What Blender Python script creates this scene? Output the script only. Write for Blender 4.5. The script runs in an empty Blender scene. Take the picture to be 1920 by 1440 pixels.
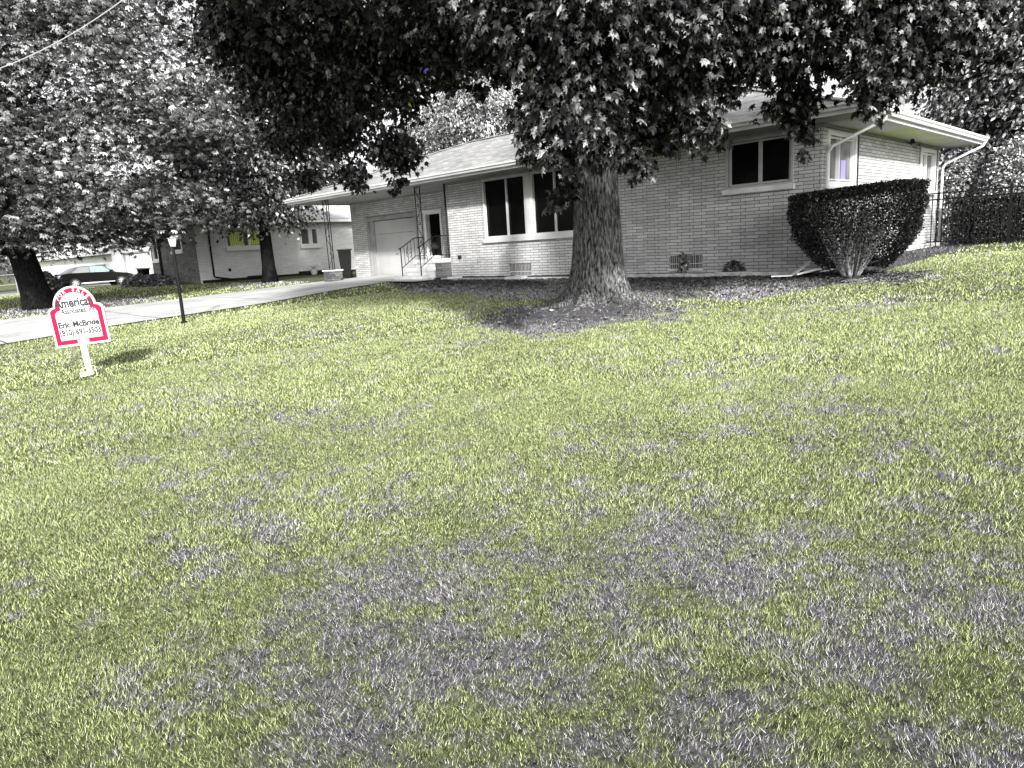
import bpy, math, random
import numpy as np
from mathutils import Vector, Matrix
S = bpy.context.scene
C = S.collection
R = math.radians
rng = np.random.default_rng(7)
random.seed(5)

# ------------------------------------------------------------------ camera
YAW, PITCH, ROLL, FPX = R(-44.8114), R(10.9063), R(-3.3165), 1331.0
fw = Vector((math.sin(YAW)*math.cos(PITCH), math.cos(YAW)*math.cos(PITCH), -math.sin(PITCH)))
rt = Vector((math.cos(YAW), -math.sin(YAW), 0)); up = rt.cross(fw)
rt, up = rt*math.cos(ROLL)+up*math.sin(ROLL), -rt*math.sin(ROLL)+up*math.cos(ROLL)
cd = bpy.data.cameras.new('camera'); cam = bpy.data.objects.new('camera', cd); C.objects.link(cam)
cam.matrix_world = Matrix(((rt.x, up.x, -fw.x, 0), (rt.y, up.y, -fw.y, 0), (rt.z, up.z, -fw.z, 0), (0, 0, 0, 1)))
cd.sensor_width = 36; cd.lens = 36*FPX/1920; cd.clip_start = .05; cd.clip_end = 3000
S.camera = cam

# ------------------------------------------------------------------ light
SUN_A, SUN_E = R(35), R(25)          # direction to the sun: from +x turned towards -y, elevation
sd = Vector((math.cos(SUN_A)*math.cos(SUN_E), -math.sin(SUN_A)*math.cos(SUN_E), math.sin(SUN_E)))
sl = bpy.data.lights.new('sun', 'SUN'); sl.energy = 5.0; sl.angle = R(3); sl.color = (1, .985, .96)
so = bpy.data.objects.new('sun', sl); C.objects.link(so); so.rotation_euler = sd.to_track_quat('Z', 'Y').to_euler()
W = bpy.data.worlds.new('World'); S.world = W; W.use_nodes = True
nt = W.node_tree; nt.nodes.clear()
sky = nt.nodes.new('ShaderNodeTexSky'); sky.sky_type = 'NISHITA'; sky.sun_disc = False
sky.sun_elevation = SUN_E; sky.sun_rotation = math.atan2(sd.x, sd.y); sky.dust_density = 3.0; sky.air_density = 1.0
hs = nt.nodes.new('ShaderNodeHueSaturation'); hs.inputs['Saturation'].default_value = .05
bg = nt.nodes.new('ShaderNodeBackground'); bg.inputs['Strength'].default_value = .15
wo = nt.nodes.new('ShaderNodeOutputWorld')
nt.links.new(sky.outputs[0], hs.inputs['Color']); nt.links.new(hs.outputs[0], bg.inputs[0]); nt.links.new(bg.outputs[0], wo.inputs[0])
S.view_settings.view_transform = 'Standard'; S.view_settings.look = 'None'
S.view_settings.exposure = .8; S.view_settings.gamma = 1

# ------------------------------------------------------------------ helpers
def mat(name, col=(.5, .5, .5), rough=.7, spec=.5, metal=0):
    m = bpy.data.materials.new(name); m.use_nodes = True
    b = m.node_tree.nodes['Principled BSDF']
    b.inputs['Base Color'].default_value = (*col, 1); b.inputs['Roughness'].default_value = rough
    b.inputs['Specular IOR Level'].default_value = spec; b.inputs['Metallic'].default_value = metal
    return m
def N(m, t, **k):
    n = m.node_tree.nodes.new(t)
    for a, v in k.items():
        if a.startswith('i_'): n.inputs[a[2:].replace('_', ' ')].default_value = v
        else: setattr(n, a, v)
    return n
def L(m, a, b): m.node_tree.links.new(a, b)
def bsdf(m): return m.node_tree.nodes['Principled BSDF']
def ramp(m, stops, src):
    r = N(m, 'ShaderNodeValToRGB'); e = r.color_ramp.elements
    while len(e) < len(stops): e.new(.5)
    for i, (p, c) in enumerate(stops):
        e[i].position = p; e[i].color = (*(c if isinstance(c, tuple) else (c, c, c)), 1)
    L(m, src, r.inputs[0]); return r
def coords(m, kind='Object', scale=(1, 1, 1)):
    tc = N(m, 'ShaderNodeTexCoord'); mp = N(m, 'ShaderNodeMapping'); mp.inputs['Scale'].default_value = scale
    L(m, tc.outputs[kind], mp.inputs[0]); return mp.outputs[0]
def noisy(name, c0, c1, scale=8, rough=.8, spec=.3, bump=0, detail=6, kind='Object', sc=(1, 1, 1), p0=.35, p1=.65, metal=0):
    m = mat(name, rough=rough, spec=spec, metal=metal); v = coords(m, kind, sc)
    n = N(m, 'ShaderNodeTexNoise'); n.inputs['Scale'].default_value = scale; n.inputs['Detail'].default_value = detail
    L(m, v, n.inputs['Vector'])
    r = ramp(m, [(p0, c0), (p1, c1)], n.outputs[0]); L(m, r.outputs[0], bsdf(m).inputs['Base Color'])
    if bump:
        b = N(m, 'ShaderNodeBump'); b.inputs['Strength'].default_value = 1; b.inputs['Distance'].default_value = bump
        L(m, n.outputs[0], b.inputs['Height']); L(m, b.outputs[0], bsdf(m).inputs['Normal'])
    return m
def brickmat(name, c1, c2, mort, bw=.295, rh=.0677, ms=.0045, off=.36, bias=0, rough=.85, bump=.003, dirt=.25):
    m = mat(name, rough=rough, spec=.25); v = coords(m, 'UV')
    b = N(m, 'ShaderNodeTexBrick'); b.offset = off; b.offset_frequency = 2
    b.inputs['Scale'].default_value = 1; b.inputs['Brick Width'].default_value = bw; b.inputs['Row Height'].default_value = rh
    b.inputs['Mortar Size'].default_value = ms; b.inputs['Mortar Smooth'].default_value = .1; b.inputs['Bias'].default_value = bias
    b.inputs['Color1'].default_value = (c1, c1, c1, 1); b.inputs['Color2'].default_value = (c2, c2, c2, 1); b.inputs['Mortar'].default_value = (mort, mort, mort*1.02, 1)
    L(m, v, b.inputs['Vector'])
    n = N(m, 'ShaderNodeTexNoise'); n.inputs['Scale'].default_value = 1.3; n.inputs['Detail'].default_value = 8; n.inputs['Roughness'].default_value = .75
    L(m, v, n.inputs['Vector'])
    r = ramp(m, [(.3, 1-dirt), (.7, 1+dirt*.3)], n.outputs[0])
    n2 = N(m, 'ShaderNodeTexNoise'); n2.inputs['Scale'].default_value = 60; n2.inputs['Detail'].default_value = 3
    L(m, v, n2.inputs['Vector']); r2 = ramp(m, [(.3, .72), (.7, 1.15)], n2.outputs[0])
    x = N(m, 'ShaderNodeMix', data_type='RGBA', blend_type='MULTIPLY'); x.inputs[0].default_value = 1
    x2 = N(m, 'ShaderNodeMix', data_type='RGBA', blend_type='MULTIPLY'); x2.inputs[0].default_value = 1
    L(m, b.outputs['Color'], x.inputs[6]); L(m, r.outputs[0], x.inputs[7]); L(m, x.outputs[2], x2.inputs[6]); L(m, r2.outputs[0], x2.inputs[7])
    L(m, x2.outputs[2], bsdf(m).inputs['Base Color'])
    bp = N(m, 'ShaderNodeBump', invert=True); bp.inputs['Distance'].default_value = bump
    L(m, b.outputs['Fac'], bp.inputs['Height']); L(m, bp.outputs[0], bsdf(m).inputs['Normal'])
    return m

class MB:
    def __init__(s): s.v = []; s.f = []; s.m = []
    def add(s, vs, fs, mi=0):
        o = len(s.v); s.v += [tuple(v) for v in vs]; s.f += [tuple(i+o for i in f) for f in fs]; s.m += [mi]*len(fs); return s
    def box(s, x0, x1, y0, y1, z0, z1, mi=0):
        v = [(x, y, z) for z in (z0, z1) for y in (y0, y1) for x in (x0, x1)]
        return s.add(v, [(0, 2, 3, 1), (4, 5, 7, 6), (0, 1, 5, 4), (2, 6, 7, 3), (0, 4, 6, 2), (1, 3, 7, 5)], mi)
    def obox(s, a, b, w, h, upv=(0, 0, 1), mi=0):
        a, b = Vector(a), Vector(b); d = (b-a).normalized(); u = Vector(upv); sx = d.cross(u)
        if sx.length < 1e-4: sx = d.cross(Vector((0, 1, 0)))
        sx.normalize(); u = sx.cross(d)
        v = [p+sx*(w/2*i)+u*(h/2*j) for p in (a, b) for j in (-1, 1) for i in (-1, 1)]
        return s.add(v, [(0, 1, 3, 2), (4, 6, 7, 5), (0, 4, 5, 1), (2, 3, 7, 6), (0, 2, 6, 4), (1, 5, 7, 3)], mi)
    def tube(s, pts, rad, n=8, mi=0, cap=True):
        pts = [Vector(p) for p in pts]
        if not hasattr(rad, '__len__'): rad = [rad]*len(pts)
        ref = None; rings = []
        for i, p in enumerate(pts):
            d = (pts[min(i+1, len(pts)-1)]-pts[max(i-1, 0)]).normalized()
            if ref is None: ref = d.cross(Vector((0, 0, 1))) if abs(d.z) < .9 else d.cross(Vector((1, 0, 0)))
            ref = (ref-d*ref.dot(d)).normalized(); b = d.cross(ref)
            rings.append([p+(ref*math.cos(t)+b*math.sin(t))*rad[i] for t in [2*math.pi*k/n for k in range(n)]])
        fs = []
        for i in range(len(pts)-1):
            for k in range(n): fs.append((i*n+k, i*n+(k+1) % n, (i+1)*n+(k+1) % n, (i+1)*n+k))
        if cap: fs += [tuple(range(n))[::-1], tuple((len(pts)-1)*n+k for k in range(n))]
        return s.add([v for r_ in rings for v in r_], fs, mi)
    def prism(s, poly, y0, y1, mi=0):      # poly in x,z, extruded along y
        n = len(poly)
        v = [(x, y0, z) for x, z in poly]+[(x, y1, z) for x, z in poly]
        return s.add(v, [tuple(range(n)), tuple(range(2*n-1, n-1, -1))]+[(i, i+n, (i+1) % n+n, (i+1) % n) for i in range(n)], mi)
    def lathe(s, prof, n=16, c=(0, 0, 0), mi=0):
        v = [(c[0]+r_*math.cos(2*math.pi*k/n), c[1]+r_*math.sin(2*math.pi*k/n), c[2]+z) for r_, z in prof for k in range(n)]
        f = [(i*n+k, i*n+(k+1) % n, (i+1)*n+(k+1) % n, (i+1)*n+k) for i in range(len(prof)-1) for k in range(n)]
        return s.add(v, f+[tuple(range(n))[::-1], tuple((len(prof)-1)*n+k for k in range(n))], mi)
    def build(s, name, mats, parent=None, smooth=False):
        me = bpy.data.meshes.new(name); me.from_pydata([tuple(v) for v in s.v], [], s.f)
        return finish(name, me, mats, parent, smooth, s.m)
def autouv(me):
    uv = me.uv_layers.new(name='UVMap'); d = np.zeros(len(me.loops)*2)
    for p in me.polygons:
        n = p.normal
        for li in p.loop_indices:
            v = me.vertices[me.loops[li].vertex_index].co
            if abs(n.z) > .6:
                a = (v.y, v.x) if abs(n.x) > abs(n.y)+.05 else (v.x, v.y)
            elif abs(n.x) > abs(n.y): a = (v.y, v.z)
            else: a = (v.x, v.z)
            d[2*li] = a[0]+50; d[2*li+1] = a[1]+50
    uv.data.foreach_set('uv', d)
def setparent(o, parent):
    if parent is None: return
    o.parent = parent
    if parent.type == 'EMPTY' and not parent.get('_local'):
        o.matrix_parent_inverse = Matrix.Translation(-Vector(parent.location))
def finish(name, me, mats, parent=None, smooth=False, mi=None, uv=True):
    if not isinstance(mats, (list, tuple)): mats = [mats]
    for m in mats: me.materials.append(m)
    if mi is not None and len(mats) > 1: me.polygons.foreach_set('material_index', mi)
    if smooth: me.polygons.foreach_set('use_smooth', [True]*len(me.polygons))
    me.update()
    if uv: autouv(me)
    o = bpy.data.objects.new(name, me); C.objects.link(o); setparent(o, parent); return o
def thing(name, label, cat, loc=(0, 0, 0), rotz=0, group=None, local=False):
    o = bpy.data.objects.new(name, None); C.objects.link(o); o.location = loc; o.rotation_euler = (0, 0, rotz)
    o.empty_display_size = .2; o['label'] = label; o['category'] = cat
    if group: o['group'] = group
    if local: LOCALS.add(o.name); 
    return o
LOCALS = set()
def setparent(o, parent):
    if parent is None: return
    o.parent = parent
    if parent.type == 'EMPTY' and parent.name not in LOCALS:
        o.matrix_parent_inverse = Matrix.Translation(-Vector(parent.location))
def tag(o, label, cat, group=None):
    o['label'] = label; o['category'] = cat
    if group: o['group'] = group
    return o
def npmesh(name, V, F, mats, parent=None, smooth=False, mi=None):
    """V (n,3) array, F (m,k) array, same face size"""
    me = bpy.data.meshes.new(name); n, m, k = len(V), len(F), F.shape[1]
    me.vertices.add(n); me.vertices.foreach_set('co', np.ascontiguousarray(V, dtype=np.float32).ravel())
    me.loops.add(m*k); me.loops.foreach_set('vertex_index', np.ascontiguousarray(F, dtype=np.int32).ravel())
    me.polygons.add(m); me.polygons.foreach_set('loop_start', np.arange(0, m*k, k, dtype=np.int32))
    me.update(calc_edges=True)
    return finish(name, me, mats, parent, smooth, mi, uv=False)
def setcol(o, col, name='tint'):
    a = o.data.color_attributes.new(name, 'FLOAT_COLOR', 'POINT'); c = np.ones((len(o.data.vertices), 4), np.float32); c[:, :3] = col
    a.data.foreach_set('color', c.ravel())
# value noise
_lat = rng.random((256, 256))
def vnoise(x, y):
    xi = np.floor(x).astype(int); yi = np.floor(y).astype(int); fx = x-xi; fy = y-yi
    fx = fx*fx*(3-2*fx); fy = fy*fy*(3-2*fy); g = lambda a, b: _lat[a % 256, b % 256]
    return (g(xi, yi)*(1-fx)+g(xi+1, yi)*fx)*(1-fy)+(g(xi, yi+1)*(1-fx)+g(xi+1, yi+1)*fx)*fy
def fbm(x, y, o=4):
    s = 0; a = 1; t = 0
    for k in range(o): s = s+a*vnoise(x*2**k+17.3*k, y*2**k+9.1*k); t += a; a *= .55
    return s/t

# ------------------------------------------------------------------ terrain height (thin plate spline through surveyed points)
CP = np.array([(0, 0, -1.5), (0, -6, -1.75), (-6, -5, -1.75), (5, 0, -1.35), (6, 8, -1.0), (8, 16, -.7), (-4.7, 20.8, -.62), (0, 21, -.58), (6, 22, -.55), (-5.3, 17.5, -.7), (-4.6, 13.4, -.82),
    (-5.4, 14, -.83), (-10, 14, -.82), (-16, 14, -.80), (-17.2, 13.2, -.79), (-22, 15.2, -.79), (-23.5, 15, -.82), (-6.84, 8.9, -.97), (-15.5, 5.87, -1.2), (-17.2, 10.7, -.9), (-17.2, 8.6, -1.06),
    (-17.3, 6.5, -1.15), (-17.3, 4.8, -1.22), (-17.2, 2.9, -1.35), (-17.2, -1, -1.55), (-22.5, 7.9, -1.03), (-22.5, 3.9, -1.15), (-22.3, 11.6, -.9), (-9.9, 2.5, -1.3), (-12, 7, -1.08), (-8, 5, -1.17), (-3, 5, -1.2),
    (-26.6, 5.8, -1.1), (-26.5, 13.5, -.85), (-33, 14, -.86), (-33, 20, -.83), (-33, 28, -.8), (-50, 12, -1.0), (-55, 15.5, -1.08), (-58, 20, -1.08), (-40, 13.5, -.86), (-60, 14, -1.05), (-40, 5, -1.2), (-60, 2, -1.5), (-30, -5, -1.7),
    (-12, 30, -.6), (10, 35, -.5), (-40, 40, -.8), (-70, 40, -1.1), (20, 0, -1.2), (10, -15, -1.8)])
def _tps(d2): return .5*d2*np.log(d2+1e-12)
_n = len(CP); _A = np.zeros((_n+3, _n+3)); _d2 = ((CP[:, None, :2]-CP[None, :, :2])**2).sum(2)
_A[:_n, :_n] = _tps(_d2)+np.eye(_n)*.6; _A[:_n, _n] = 1; _A[:_n, _n+1:] = CP[:, :2]; _A[_n, :_n] = 1; _A[_n+1:, :_n] = CP[:, :2].T
_w = np.linalg.solve(_A, np.concatenate([CP[:, 2], [0, 0, 0]]))
TREE = (-6.84, 8.95)
def H(x, y):
    x = np.asarray(x, float); y = np.asarray(y, float); sh = x.shape; x = x.ravel(); y = y.ravel()
    cx = np.clip(x, -75, 22); cy = np.clip(y, -15, 42)
    z = np.zeros(len(x))
    for i in range(0, len(x), 20000):
        s = slice(i, i+20000)
        d2 = (cx[s, None]-CP[None, :, 0])**2+(cy[s, None]-CP[None, :, 1])**2
        z[s] = _tps(d2)@_w[:_n]+_w[_n]+_w[_n+1]*cx[s]+_w[_n+2]*cy[s]
    r2 = ((x-TREE[0])/1.25)**2+((y-TREE[1])/1.1)**2
    z += .09*np.exp(-r2)
    z += .012*(fbm(x*1.3+40, y*1.3+40, 3)-.5)*2
    return z.reshape(sh)
def h1(x, y): return float(H(np.array([x]), np.array([y]))[0])
FY, SX, BX, RY, LX, BY, ZS = 14.0, -5.41, -16.15, 15.35, -23.2, 21.8, 1.92
# ------------------------------------------------------------------ ground, driveway, lawn
def in_drive(x, y): return (x < -17.15) & (x > -22.6) & (y < 15.3) & (y > -20)
def soil(x, y):
    """bare / dry amount 0..1"""
    n = fbm(x*1.1, y*1.1, 4); n2 = fbm(x*5+9, y*5+3, 3); n3 = fbm(x*21+9, y*21+3, 2); r_ = np.hypot(x, y)
    azw = np.clip((np.degrees(np.arctan2(x, y))+84)/22, 0, 1)*-1+1                       # 1 straight on and to the right, 0 far left
    azw = np.clip((-np.degrees(np.arctan2(x, y))*-1+86)/26, .25, 1)
    near = np.clip((4.0-r_)/1.5, 0, 1)*.215*azw+.11*np.exp(-((x+4.0)**2+(y-2.9)**2)/.7)+.06*np.exp(-((x+2.2)**2+(y-4.9)**2)/1.0)
    c1 = vnoise(np.floor(x*24)*7.31, np.floor(y*20)*5.77)
    d = (n*.46+n2*.42+n3*.34+c1*.34)-.965+near
    c2 = vnoise(np.floor(x*11+.5)*3.77+11, np.floor(y*8)*8.91+5); d = d+np.where(c2 > .89-.10*np.clip(n2-.4, 0, 1)-.35*near, .22, 0)
    t = np.hypot((x-TREE[0]-.45)/1.55, (y-TREE[1]+1.2)/1.6); d = np.maximum(d, (1.0-t)*.9+(n2-.5)*1.0+(n-.5)*.8)
    ye = np.interp(x, [-17.2, -15.5, -13.5, -9.9, -8.2, -4.7, -4.3], [12.6, 11.4, 10.5, 9.6, 9.1, 9.5, 11.2])
    e = (y-ye)*.9+(n2-.5)*.9+(n-.5)*.8; hs_ = (x > -17.2) & (x < -4.2)
    d = np.where(hs_, np.maximum(d, e*.8), d)
    s2 = np.hypot((x+4.6)/1.6, (y-12.6)/1.1); d = np.maximum(d, (1-s2)+(n2-.5)*.5)
    for (a, b, r_) in ((-26.6, 5.8, 3.4), (-26.5, 13.5, 2.0)):
        d = np.maximum(d, 1-np.hypot(x-a, y-b)/r_+(n2-.5)*.5)
    return np.clip(d*7+.5, 0, 1)
def grid(xs, ys):
    X, Y = np.meshgrid(xs, ys, indexing='ij'); n, m = X.shape
    i = np.arange(n*m).reshape(n, m)
    F = np.stack([i[:-1, :-1].ravel(), i[1:, :-1].ravel(), i[1:, 1:].ravel(), i[:-1, 1:].ravel()], 1)
    return X.ravel(), Y.ravel(), F
ax = np.concatenate([-np.geomspace(900, 40, 14), np.arange(-39, -24, .6), np.arange(-24, 5, .14), np.geomspace(5.2, 800, 26)])
ay = np.concatenate([-np.geomspace(500, 8, 14), np.arange(-7.5, 1, .4), np.arange(1, 15, .14), np.arange(15.1, 30, .5), np.geomspace(31, 1500, 24)])
gx, gy, gF = grid(ax, ay)
gz = H(gx, gy)
gv = np.stack([gx, gy, gz], 1)
mg = mat('lawn_soil', rough=.95, spec=.1)
va = N(mg, 'ShaderNodeVertexColor', layer_name='tint'); v = coords(mg, 'Object')
nn = N(mg, 'ShaderNodeTexNoise'); nn.inputs['Scale'].default_value = 22; nn.inputs['Detail'].default_value = 8; nn.inputs['Roughness'].default_value = .8; L(mg, v, nn.inputs[0])
rr = ramp(mg, [(.36, .12), (.62, 1.5)], nn.outputs[0])
mx = N(mg, 'ShaderNodeMix', data_type='RGBA', blend_type='MULTIPLY'); mx.inputs[0].default_value = 1
L(mg, va.outputs[0], mx.inputs[6]); L(mg, rr.outputs[0], mx.inputs[7]); L(mg, mx.outputs[2], bsdf(mg).inputs['Base Color'])
bb = N(mg, 'ShaderNodeBump'); bb.inputs['Distance'].default_value = .04; L(mg, nn.outputs[0], bb.inputs['Height']); L(mg, bb.outputs[0], bsdf(mg).inputs['Normal'])
ground = npmesh('ground', gv, gF, mg, smooth=True); ground['kind'] = 'structure'
ds = soil(gx, gy)[:, None]
GREEN = np.array([.285, .33, .145]); GREY = np.array([.29, .285, .31])
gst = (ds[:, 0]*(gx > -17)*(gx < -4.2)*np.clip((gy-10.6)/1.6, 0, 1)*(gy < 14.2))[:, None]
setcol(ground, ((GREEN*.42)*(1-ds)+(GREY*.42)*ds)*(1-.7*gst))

# driveway: concrete slabs draped on the land
def slab(name, x0, x1, y0, y1, m, up_, nx=14, ny=60, kind='structure'):
    X, Y, F = grid(np.linspace(x0, x1, nx), np.linspace(y0, y1, ny)); Z = H(X, Y)+up_
    o = npmesh(name, np.stack([X, Y, Z], 1), F, m, smooth=True); o['kind'] = kind; return o
mc = mat('concrete', rough=.85, spec=.2); v = coords(mc, 'Object')
n1 = N(mc, 'ShaderNodeTexNoise'); n1.inputs['Scale'].default_value = .8; n1.inputs['Detail'].default_value = 9; n1.inputs['Roughness'].default_value = .7; L(mc, v, n1.inputs[0])
r1 = ramp(mc, [(.3, .36), (.65, .62)], n1.outputs[0])
w1 = N(mc, 'ShaderNodeTexBrick'); w1.offset = 0; w1.inputs['Scale'].default_value = 1; w1.inputs['Brick Width'].default_value = 2.68; w1.inputs['Row Height'].default_value = 3.0; w1.inputs['Mortar Size'].default_value = .02
w1.inputs['Color1'].default_value = (1, 1, 1, 1); w1.inputs['Color2'].default_value = (.93, .93, .93, 1); w1.inputs['Mortar'].default_value = (.22, .22, .22, 1)
L(mc, v, w1.inputs[0]); n2 = N(mc, 'ShaderNodeTexNoise'); n2.inputs['Scale'].default_value = 30; n2.inputs['Detail'].default_value = 5; L(mc, v, n2.inputs[0]); r2 = ramp(mc, [(.35, .8), (.6, 1.05)], n2.outputs[0])
m1 = N(mc, 'ShaderNodeMix', data_type='RGBA', blend_type='MULTIPLY'); m1.inputs[0].default_value = 1; m2 = N(mc, 'ShaderNodeMix', data_type='RGBA', blend_type='MULTIPLY'); m2.inputs[0].default_value = 1
L(mc, r1.outputs[0], m1.inputs[6]); L(mc, w1.outputs[0], m1.inputs[7]); L(mc, m1.outputs[2], m2.inputs[6]); L(mc, r2.outputs[0], m2.inputs[7]); L(mc, m2.outputs[2], bsdf(mc).inputs['Base Color'])
slab('driveway', -22.6, -17.15, -18, 15.32, mc, .03)
X, Y, F = grid(np.linspace(-17.6, -15.75, 12), np.linspace(12.35, 13.02, 6)); slab('path', -17.9, -15.8, 12.35, 13.1, mc, .045, 12, 6)
slab('neighbour_driveway', -62, -51, -18, 18.9, mc, .03, 14, 50)
slab('street', -140, 60, -34, -20, noisy('asphalt', (.05, .05, .05), (.1, .1, .1), 20, .9), .02, 60, 6)

# grass blades
def blades(n, x0, x1, y0, y1, hgt, wid, seg, rmin, rmax, exclude_far=True):
    x = rng.uniform(x0, x1, n); y = rng.uniform(y0, y1, n); r_ = np.hypot(x, y)
    az = np.degrees(np.arctan2(x, y))
    k = (r_ >= rmin) & (r_ < rmax) & (az > -104) & (az < 4)
    k &= ~in_drive(x, y) & ~((x > BX-1.6) & (x < SX+.1) & (y > 13.35)) & ~((x > -18) & (x < -15.7) & (y > 12.3)) & ~((x < -16) & (x > -24) & (y > 13.3))
    k &= np.hypot(x-TREE[0], y-TREE[1]) > .5
    k &= ~((x < -50.9) & (x > -62.1)) & ~((x < -33.4) & (x > -41.4) & (y > 13.1)) & ~((x < -24) & (y > 13.9))
    k &= ~((x > -24.5) & (x < SX-.1) & (y > 13.9))
    k &= ~((x < -33.4) & (y > 13.9))
    x = x[k]; y = y[k]; dn = soil(x, y)
    kk = rng.random(len(x)) < (1-.25*dn)
    # bare under the tree, sparse strip before the house
    t = np.hypot((x-TREE[0]-.3)/1.5, (y-TREE[1]+.9)/1.5); kk &= (rng.random(len(x)) < np.clip((t-.5)*2.2, .12, 1))
    x = x[kk]; y = y[kk]; dn = dn[kk]; n = len(x); z = H(x, y)
    cl = fbm(x*3.1, y*3.1, 3); big = fbm(x*.35+5, y*.35+5, 3)
    h = hgt*rng.uniform(.55, 1.25, n)*(.6+.8*cl)*(1+.15*dn); w = wid*rng.uniform(.6, 1.3, n)
    swirl = fbm(x*1.1+70, y*1.1+70, 2)*14+rng.normal(0, 1.6, n)
    lean = rng.uniform(.25, 1.15, n)*h*(1+.3*dn); dx, dy = np.cos(swirl)*lean, np.sin(swirl)*lean
    a = rng.uniform(0, math.pi, n); wx, wy = np.cos(a)*w, np.sin(a)*w
    br = rng.gamma(.85, 1.22, n)*(.62+.76*big)
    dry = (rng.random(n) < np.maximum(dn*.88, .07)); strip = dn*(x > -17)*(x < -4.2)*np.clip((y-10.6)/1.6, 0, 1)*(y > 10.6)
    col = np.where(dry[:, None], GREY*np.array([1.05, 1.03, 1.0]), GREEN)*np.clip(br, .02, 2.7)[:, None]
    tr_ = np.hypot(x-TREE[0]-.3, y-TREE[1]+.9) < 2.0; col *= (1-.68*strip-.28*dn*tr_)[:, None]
    straw = (rng.random(n) < .03) & (strip < .2); col[straw] = np.array([.62, .62, .60]) if False else np.array([.55, .56, .42])
    col[straw & dry] = (.62, .61, .64)
    P = [np.stack([x-wx, y-wy, z-.005], 1), np.stack([x+wx, y+wy, z-.005], 1)]
    if seg == 2:
        P += [np.stack([x-wx*.7+dx*.45, y-wy*.7+dy*.45, z+h*.62], 1), np.stack([x+wx*.7+dx*.45, y+wy*.7+dy*.45, z+h*.62], 1), np.stack([x+dx*1.25, y+dy*1.25, z+h*.88], 1)]
        F = np.array([(0, 1, 3), (0, 3, 2), (2, 3, 4)])
    else:
        P += [np.stack([x+dx, y+dy, z+h], 1)]; F = np.array([(0, 1, 2)])
    q = len(P); V = np.stack(P, 1).reshape(-1, 3); F = (F[None]+np.arange(n)[:, None, None]*q).reshape(-1, 3)
    return V, F, np.repeat(col, q, 0)
bl = [blades(1500000, -4.6, 1.2, -.8, 4.6, .0145, .0007, 1, 1.2, 3.4), blades(1700000, -6.8, 1.5, -.8, 6.8, .018, .0011, 1, 3.4, 6.2), blades(1500000, -11, 2, .0, 11, .024, .0020, 1, 6.2, 10.0),
      blades(900000, -17.2, 3, .3, 18, .028, .0040, 1, 10.0, 18), blades(260000, -50, 4, .3, 27, .045, .011, 1, 17, 52)]
o = 0; Vs, Fs, Cs = [], [], []
for v_, f_, c_ in bl: Vs.append(v_); Fs.append(f_+o); Cs.append(c_); o += len(v_)
mgr = mat('grass_blade', rough=.85, spec=.08); va = N(mgr, 'ShaderNodeVertexColor', layer_name='tint'); L(mgr, va.outputs[0], bsdf(mgr).inputs['Base Color'])
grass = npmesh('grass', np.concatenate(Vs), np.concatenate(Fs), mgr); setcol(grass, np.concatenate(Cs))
grass['kind'] = 'stuff'; grass['label'] = 'short lawn grass, yellow green with greyish dry patches'; grass['category'] = 'grass'

# dead leaves and twigs lying in the bed strip and round the trunk
n = 26000; x = rng.uniform(-16.5, -3.2, n); y = rng.uniform(5.4, 13.9, n); k = (soil(x, y) > .5) & (rng.random(n) < np.clip((y-9.5)/3.5, .12, 1)) & (y > np.interp(x, [-16.5, -14, -12.5, -9, -3], [12, 10.3, 9.4, 5.4, 5.4])) & (np.hypot(x-TREE[0], y-TREE[1]) > .5) & ~((x < -15.6) & (y < 13.2)); x, y = x[k], y[k]; n = len(x); z = H(x, y)+.012
a = rng.uniform(0, 6.28, n); s1 = rng.uniform(.012, .045, n); q = []
for t_ in (0, 1.6, 3.1, 4.7): q.append(np.stack([x+s1*np.cos(a+t_), y+s1*np.sin(a+t_), z+rng.uniform(0, .025, n)], 1))
V = np.stack(q, 1).reshape(-1, 3); F = np.arange(n*4).reshape(n, 4)
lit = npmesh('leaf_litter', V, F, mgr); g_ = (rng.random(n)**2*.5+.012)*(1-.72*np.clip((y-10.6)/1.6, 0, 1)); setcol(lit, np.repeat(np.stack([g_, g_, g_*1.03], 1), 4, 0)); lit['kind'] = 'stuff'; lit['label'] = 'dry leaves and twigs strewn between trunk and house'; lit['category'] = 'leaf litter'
# ------------------------------------------------------------------ materials of the houses
M_brick = brickmat('norman_brick', .46, .64, .055, ms=.0055)
M_brick_shaded = brickmat('painted_shade_brick', .13, .24, .06)  # neighbour front: tree shade put into a darker copy of the brick
M_roof = brickmat('asphalt_shingle', .25, .44, .12, bw=.30, rh=.13, ms=.005, off=.5, bump=.004, dirt=.3)
M_nroof = brickmat('pale_shingle', .5, .62, .4, bw=.30, rh=.14, ms=.006, off=.5, bump=.004, dirt=.2)
M_white = noisy('white_paint', .62, .72, 3, .45, .5)
M_trim = noisy('trim_aluminium', .5, .62, 2, .35, .6)
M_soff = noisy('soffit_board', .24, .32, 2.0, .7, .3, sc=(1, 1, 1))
M_soff2 = noisy('soffit_board_side', (.50, .51, .46), (.44, .50, .24), .9, .7, .3, detail=1, p0=.45, p1=.5)  # yellow-green patches: light bounced off the grass, painted into the colour
M_dark = mat('dark_gap', (.02, .02, .02), .8, .2)
M_glass = mat('dark_window_glass', (.003, .003, .003), .12, .12)
M_glass2 = noisy('side_window_glass', .10, .30, 1.2, .12, .5, detail=2)
M_lav = mat('lavender_reflection', (.34, .29, .66), .6, .3)  # colour of a reflection painted on the side window panes
M_iron = mat('black_wrought_iron', (.006, .006, .006), .6, .15)
M_conc = noisy('porch_concrete', .55, .72, 4, .8, .3, bump=.002)
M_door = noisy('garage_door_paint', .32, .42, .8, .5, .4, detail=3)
M_block = mat('glass_block', (.16, .16, .16), .25, .7)
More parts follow.
